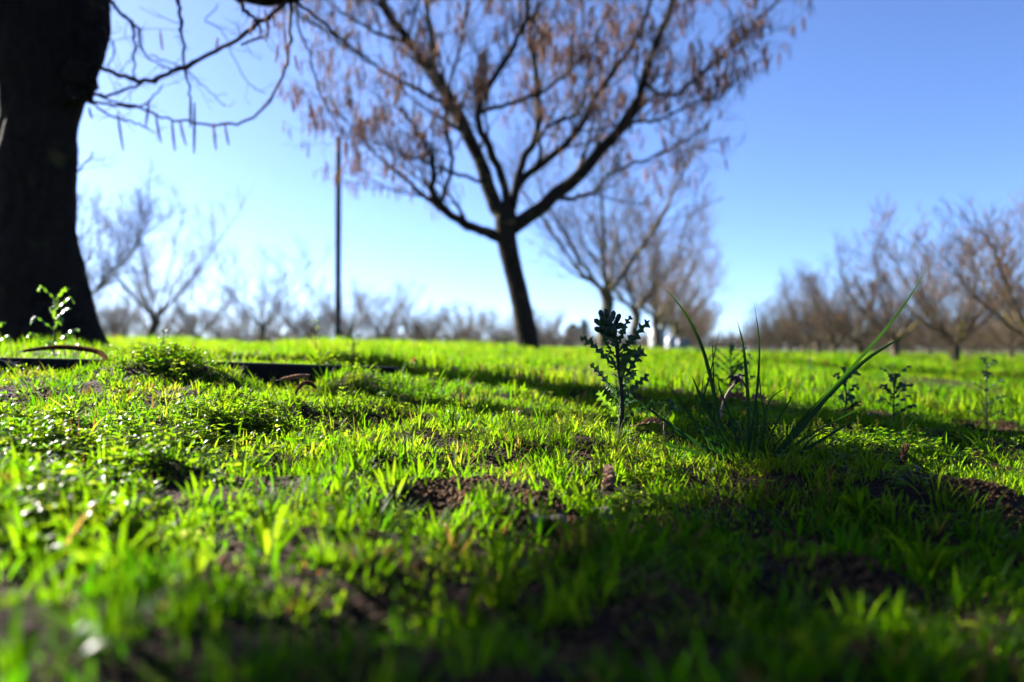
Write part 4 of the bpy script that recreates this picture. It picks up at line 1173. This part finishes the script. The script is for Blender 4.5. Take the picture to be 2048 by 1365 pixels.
upright_weed(-8, 690, 655, 2.6, 'leafy weed cut by the left edge beside the trunk', 62, 'weed_bright', 40, 3, 0.012, 4, 0.35)
upright_weed(1690, 835, 745, 2.0, 'dark leafy weed behind the long leaning grass blades', 63, 'weed', 48, 6, 0.012, 4, 0.8)
upright_weed(1788, 835, 752, 2.05, 'dark leafy weed in shade right of the long grass blades, second of three', 64, 'weed', 56, 7, 0.013, 4, 0.8, 2)
upright_weed(1975, 812, 728, 2.4, 'dark flat-topped weed near the right edge, third of three', 65, 'weed', 44, 5, 0.013, 4, 0.8)
upright_weed(1460, 800, 712, 2.5, 'bushy green weed behind the upright grass blades', 66, 'weed_bright', 66, 8, 0.014, 5, 0.8)
upright_weed(328, 720, 660, 2.25, 'upright pale green sprig on the hump beside the thick trunk', 67, 'weed_bright', 16, 6, 0.006, 3, 0.2)
upright_weed(702, 705, 655, 3.2, 'small leafy sprig just right of the foot of the pole', 68, 'weed_bright', 20, 4, 0.008, 3, 0.2)
upright_weed(630, 705, 640, 3.0, 'wispy yellowish sprig just left of the foot of the pole', 69, 'seed', 22, 6, 0.005, 3, 0.2)
upright_weed(1620, 735, 700, 3.4, 'lone green sprig in the sunlit turf before the right orchard row', 70, 'weed_bright', 14, 4, 0.008, 3, 0.2)
upright_weed(1010, 700, 672, 5.0, 'thin weed at the left foot of the leaning middle trunk', 71, 'weed_bright', 10, 4, 0.01, 3, 0.2)

def seedling():
    Z = 1.45; rng = np.random.default_rng(44)
    base = PX(1326, 868, Z); base[2] = tz(base[0], base[1]) - 0.002
    root = empty('seedling', base, 'tiny seedling with one cupped leaf between the jagged weed and the tall tuft', 'seedling')
    st = spline([base, PX(1328, 850, Z), PX(1332, 830, Z), PX(1340, 820, Z)], 10)
    m = MB(); m.tube(st - base, 0.0012, 6); m.obj('stem', M['pink_stem'], root)
    add_leaf(root, base, [PX(1338, 822, Z), PX(1344, 812, Z - 0.01), PX(1334, 799, Z - 0.015)], 0.009, rng, (1, 0.2, 0.3), M['weed'], 3, 0.3, 0.5, 0.3)
    add_leaf(root, base, [PX(1338, 822, Z), PX(1350, 817, Z + 0.01), PX(1362, 823, Z + 0.01)], 0.008, rng, (0, 0.8, 0.6), M['weed'], 3, 0.3, 0.5, 0.3)
seedling()

def wilted_flower():
    Z = 1.72; rng = np.random.default_rng(45)
    base = PX(1438, 862, Z); base[2] = tz(base[0], base[1]) - 0.003
    root = empty('wilted_flower', base, 'wilted dark flower head on a bent pinkish stalk behind the tall grass', 'flower')
    st = spline([base, PX(1441, 835, Z), PX(1447, 805, Z), PX(1458, 782, Z), PX(1470, 768, Z)], 18)
    m = MB(); m.tube(st - base, np.linspace(0.0032, 0.0022, 18), 8); m.obj('stalk', M['pink_stem'], root)
    c = PX(1476, 757, Z)
    m = MB(); m.tube(np.array([st[-1], c - (0.002, 0, 0.003), c, c + (0.004, 0, 0.008)]) - base, [0.003, 0.008, 0.010, 0.005], 9); m.obj('flower_head', M['wilted'], root)
    for i in range(16):
        a = rng.uniform(0, 6.28); d = unit(np.array((math.cos(a), math.sin(a), rng.uniform(-0.7, 0.5)))); L = rng.uniform(0.012, 0.030)
        P = [c - base, c - base + d * L * 0.6, c - base + d * L + np.array((0, 0, -0.5 * L))]
        V, T, C = strip_blade(P, 0.005, rng, 0.1, 0.4, 7)
        link('petal', make_mesh('petal', V, T, M['wilted'], True, C), root)
wilted_flower()

def dead_plant():
    Z = 2.02; rng = np.random.default_rng(46)
    base = PX(-30, 712, Z)
    root = empty('dead_plant', base, 'pale dry branching stem in the grass at the left edge below the edging', 'dead plant')
    def br(pts, r0):
        P = spline([PX(a, b, Z + 0.01 * i) for i, (a, b) in enumerate(pts)], 14); m = MB(); m.tube(P - base, np.linspace(r0, r0 * 0.45, 14), 6); m.obj('branch', M['pale'], root)
    br([(-30, 712), (0, 720), (25, 729), (50, 742), (76, 746)], 0.0018)
    for q in ([(22, 728), (18, 738), (24, 748)], [(30, 731), (40, 738), (44, 750)], [(45, 739), (46, 748), (40, 756)], [(70, 745), (72, 754), (66, 762)], [(10, 724), (30, 726), (40, 724)]): br(q, 0.0012)
dead_plant()

# ---- fallen catkins, dry leaves and stones
def fallen_catkin(pts, r, label, seed, tint=0.75, n=46):
    """pts: list of (px, py, Z)"""
    rng = np.random.default_rng(seed)
    P = spline([PX(*p) for p in pts], n)
    base = P[0].copy()
    mb = MB(); tg = np.gradient(P, axis=0); tg /= np.linalg.norm(tg, axis=1)[:, None]
    mb.tube(P - base, r * 0.62 * np.sin(np.linspace(0.25, math.pi - 0.25, n)) ** 0.4, 8, True, tint * 0.6)
    # overlapping scales
    L = np.linalg.norm(np.diff(P, axis=0), axis=1).sum(); rows = max(10, int(L / (r * 0.62)))
    TV = np.array([(0, -0.55, 0), (0, 0.55, 0), (0.55, -0.62, 0.45), (0.55, 0.62, 0.45), (1.05, 0, 0.75), (0.5, 0, 0.15)])
    TT = np.array([(0, 1, 5), (0, 5, 2), (1, 3, 5), (2, 5, 4), (5, 3, 4)])
    pos = []; ms = []
    for i in range(rows):
        f = (i + 0.5) / rows * (n - 1); k = min(n - 2, int(f)); p = P[k] * (1 - f + k) + P[k + 1] * (f - k); t = tg[k]
        a = unit(np.cross(t, np.array((0.31, 0.9, 0.3)))); b = np.cross(t, a); rad = r * math.sin(0.3 + (math.pi - 0.6) * i / rows) ** 0.4
        for j in range(7):
            th = (j + 0.5 * (i % 2) + rng.normal(0, 0.12)) / 7 * 2 * math.pi; o = a * math.cos(th) + b * math.sin(th)
            w = np.cross(o, t); sc = rad * 0.85 * rng.uniform(0.8, 1.2)
            pos.append(p + o * rad * 0.52); ms.append(np.stack((t * sc, w * sc, o * sc), 1))
    V, T, C = scatter(TV, TT, np.array(pos) - base, np.array(ms), np.clip(rng.normal(tint, 0.15, len(pos)), 0, 1))
    mb.add(V, T, C)
    root = empty('fallen_catkin', base, label, 'catkin', 'fallen catkins')
    mb.obj('scaly_spike', M['catkin_old'], root)
    s0 = P[0] - tg[0] * r * 2.2
    m = MB(); m.tube(np.array([s0, P[0]]) - base, [r * 0.16, r * 0.24], 6); m.obj('stalk', M['twig'], root)
    return root
def gnd(px, py, up=0.006):
    p = on_ground(px, py); return (px, py, p[1])
fallen_catkin([(45, 703, 2.24), (80, 698, 2.24), (120, 695, 2.24), (165, 698, 2.22), (200, 706, 2.18), (214, 722, 2.12), (226, 734, 2.08)], 0.0068, 'long brown catkin lying across the black edging in front of the thick trunk', 81, 0.30, 70)
fallen_catkin([(588, 797, 1.80), (596, 778, 1.80), (608, 767, 1.80), (622, 768, 1.80), (632, 777, 1.80)], 0.0046, 'small arched brown catkin standing in the grass below the pole', 82, 0.35)
fallen_catkin([(1207, 1006, 1.19), (1213, 983, 1.19), (1218, 960, 1.19), (1216, 938, 1.20)], 0.0098, 'short plump pink-brown catkin standing in sunlit grass in front of the jagged weed', 83, 0.98, 30)
fallen_catkin([(1022, 1008, 1.13), (1012, 992, 1.13), (1004, 974, 1.13), (1003, 966, 1.13)], 0.0062, 'small dark catkin tip upright in blurred grass left of the plump one', 84, 0.35, 24)
fallen_catkin([(835, 1000, 1.20), (880, 994, 1.21), (925, 985, 1.22), (955, 966, 1.23)], 0.0062, 'curved grey-brown catkin lying in the bare hollow at the middle', 85, 0.8, 40)
fallen_catkin([(1878, 890, 1.95), (1905, 868, 1.97), (1935, 853, 1.99), (1946, 857, 2.0)], 0.0070, 'dark catkin leaning up out of the shade near the right edge', 86, 0.1, 40)
fallen_catkin([(1955, 860, 2.03), (1990, 866, 2.03), (2030, 868, 2.03), (2075, 866, 2.03)], 0.0075, 'dark catkin lying flat at the right edge', 87, 0.1, 40)
fallen_catkin([(1812, 925, 1.42), (1806, 908, 1.42), (1815, 890, 1.42)], 0.0062, 'short reddish catkin among the leafy patch on the right', 88, 0.6, 24)
fallen_catkin([(560, 760, 1.95), (590, 754, 1.95), (618, 752, 1.96)], 0.005, 'pale catkin lying flat on the turf below the edging', 89, 0.8, 24)

def dry_leaf(px, py, Z, L, w, label, seed, a=0.3, tint=0.4, mat='dry', up=0.5):
    rng = np.random.default_rng(seed)
    base = PX(px, py, Z)
    root = empty('dry_leaf', base, label, 'leaf', 'dry leaves on the turf')
    d = np.array((math.cos(a), math.sin(a) * 0.4, 0.1))
    P = [np.zeros(3) - d * L * 0.5, np.array((0, 0, L * 0.12)), d * L * 0.3 + np.array((0, 0, L * 0.05)), d * L * 0.5 + np.array((0, 0, -L * 0.10))]
    V, T, C = lobed_leaf(P, w, rng, (0.1, 0.6, up), 5, 0.25, None, 0.5, tint)
    link('blade', make_mesh('blade', V, T, M[mat], True, C), root)
    m = MB(); m.tube([P[0] - d * L * 0.3, P[0]], [0.0008, 0.0011], 5); m.obj('stalk', M['pink_stem'], root)
dry_leaf(1462, 800, 2.05, 0.075, 0.018, 'curled dark red dry leaf behind the wilted flower', 91, 0.2, 0.0)
dry_leaf(1512, 800, 2.0, 0.05, 0.016, 'curled orange-brown dry leaf behind the upright grass blades', 92, -0.4, 0.9)
dry_leaf(825, 725, 2.75, 0.06, 0.012, 'reddish dry leaf standing up at the end of the black edging', 93, 1.4, 0.8, up=0.1)
dry_leaf(1300, 848, 1.6, 0.05, 0.012, 'flat yellowish dead leaf on the soil just right of the jagged weed', 94, 0.1, 0.9)
dry_leaf(355, 1095, 0.80, 0.075, 0.011, 'long pale blurred leaf lying aslant in the left foreground', 95, 0.8, 1.0, 'seed')

def stone(px, py, w, label, seed, flat=0.6):
    p = on_ground(px, py); r = w / 2 / F * p[1]
    V, T = rock_shape(seed * 1.91, 3)
    V = V * np.array((r, r * 0.8, r * flat))
    p[2] = tz(p[0], p[1]) + r * flat * 0.45
    o = link('stone', make_mesh('stone', V, T, M['stone'], True), None, p)
    o.rotation_euler = (0, 0, seed)
    tag(o, label, 'stone', 'stones in the bare soil')
stone(1075, 1046, 46, 'flat pale grey stone, left one of the pair in the bare patch', 1.0, 0.45)
stone(1116, 1050, 46, 'rounded pinkish stone, right one of the pair in the bare patch', 2.2, 0.55)
stone(1204, 1040, 44, 'pink stone half hidden in grass below the plump catkin', 3.1, 0.75)
stone(444, 1206, 34, 'small pink blurred pebble in the left foreground', 4.4, 0.8)
stone(1428, 948, 14, 'tiny pink clod at the edge of the shade', 5.2, 0.8)
stone(1835, 942, 14, 'tiny brown clod beside the right soil patch', 6.3, 0.8)

# ------------------------------------------------------------------ air: thin haze over the whole place
def haze():
    a, z0, z1 = 2600.0, -4.0, 9.5
    V = np.array([(x, y, z) for x in (-a, a) for y in (-a, a + 10) for z in (z0, z1)])
    T = np.array([(0, 1, 3), (0, 3, 2), (4, 6, 7), (4, 7, 5), (0, 4, 5), (0, 5, 1), (2, 3, 7), (2, 7, 6), (0, 2, 6), (0, 6, 4), (1, 5, 7), (1, 7, 3)])
    m, nt, bs, out = new_mat('haze_air')
    nt.nodes.remove(bs)
    v = nt.nodes.new('ShaderNodeVolumePrincipled')
    v.inputs['Color'].default_value = (0.86, 0.92, 1.0, 1)
    v.inputs['Density'].default_value = 0.00014
    v.inputs['Density Attribute'].default_value = ''
    v.inputs['Blackbody Intensity'].default_value = 0.0
    m.cycles.homogeneous_volume = True
    v.inputs['Anisotropy'].default_value = 0.35
    nt.links.new(v.outputs[0], out.inputs['Volume'])
    tag(link('haze', make_mesh('haze', V, T, m, False)), 'thin pale haze over the far fields', 'haze', kind='stuff')
haze()
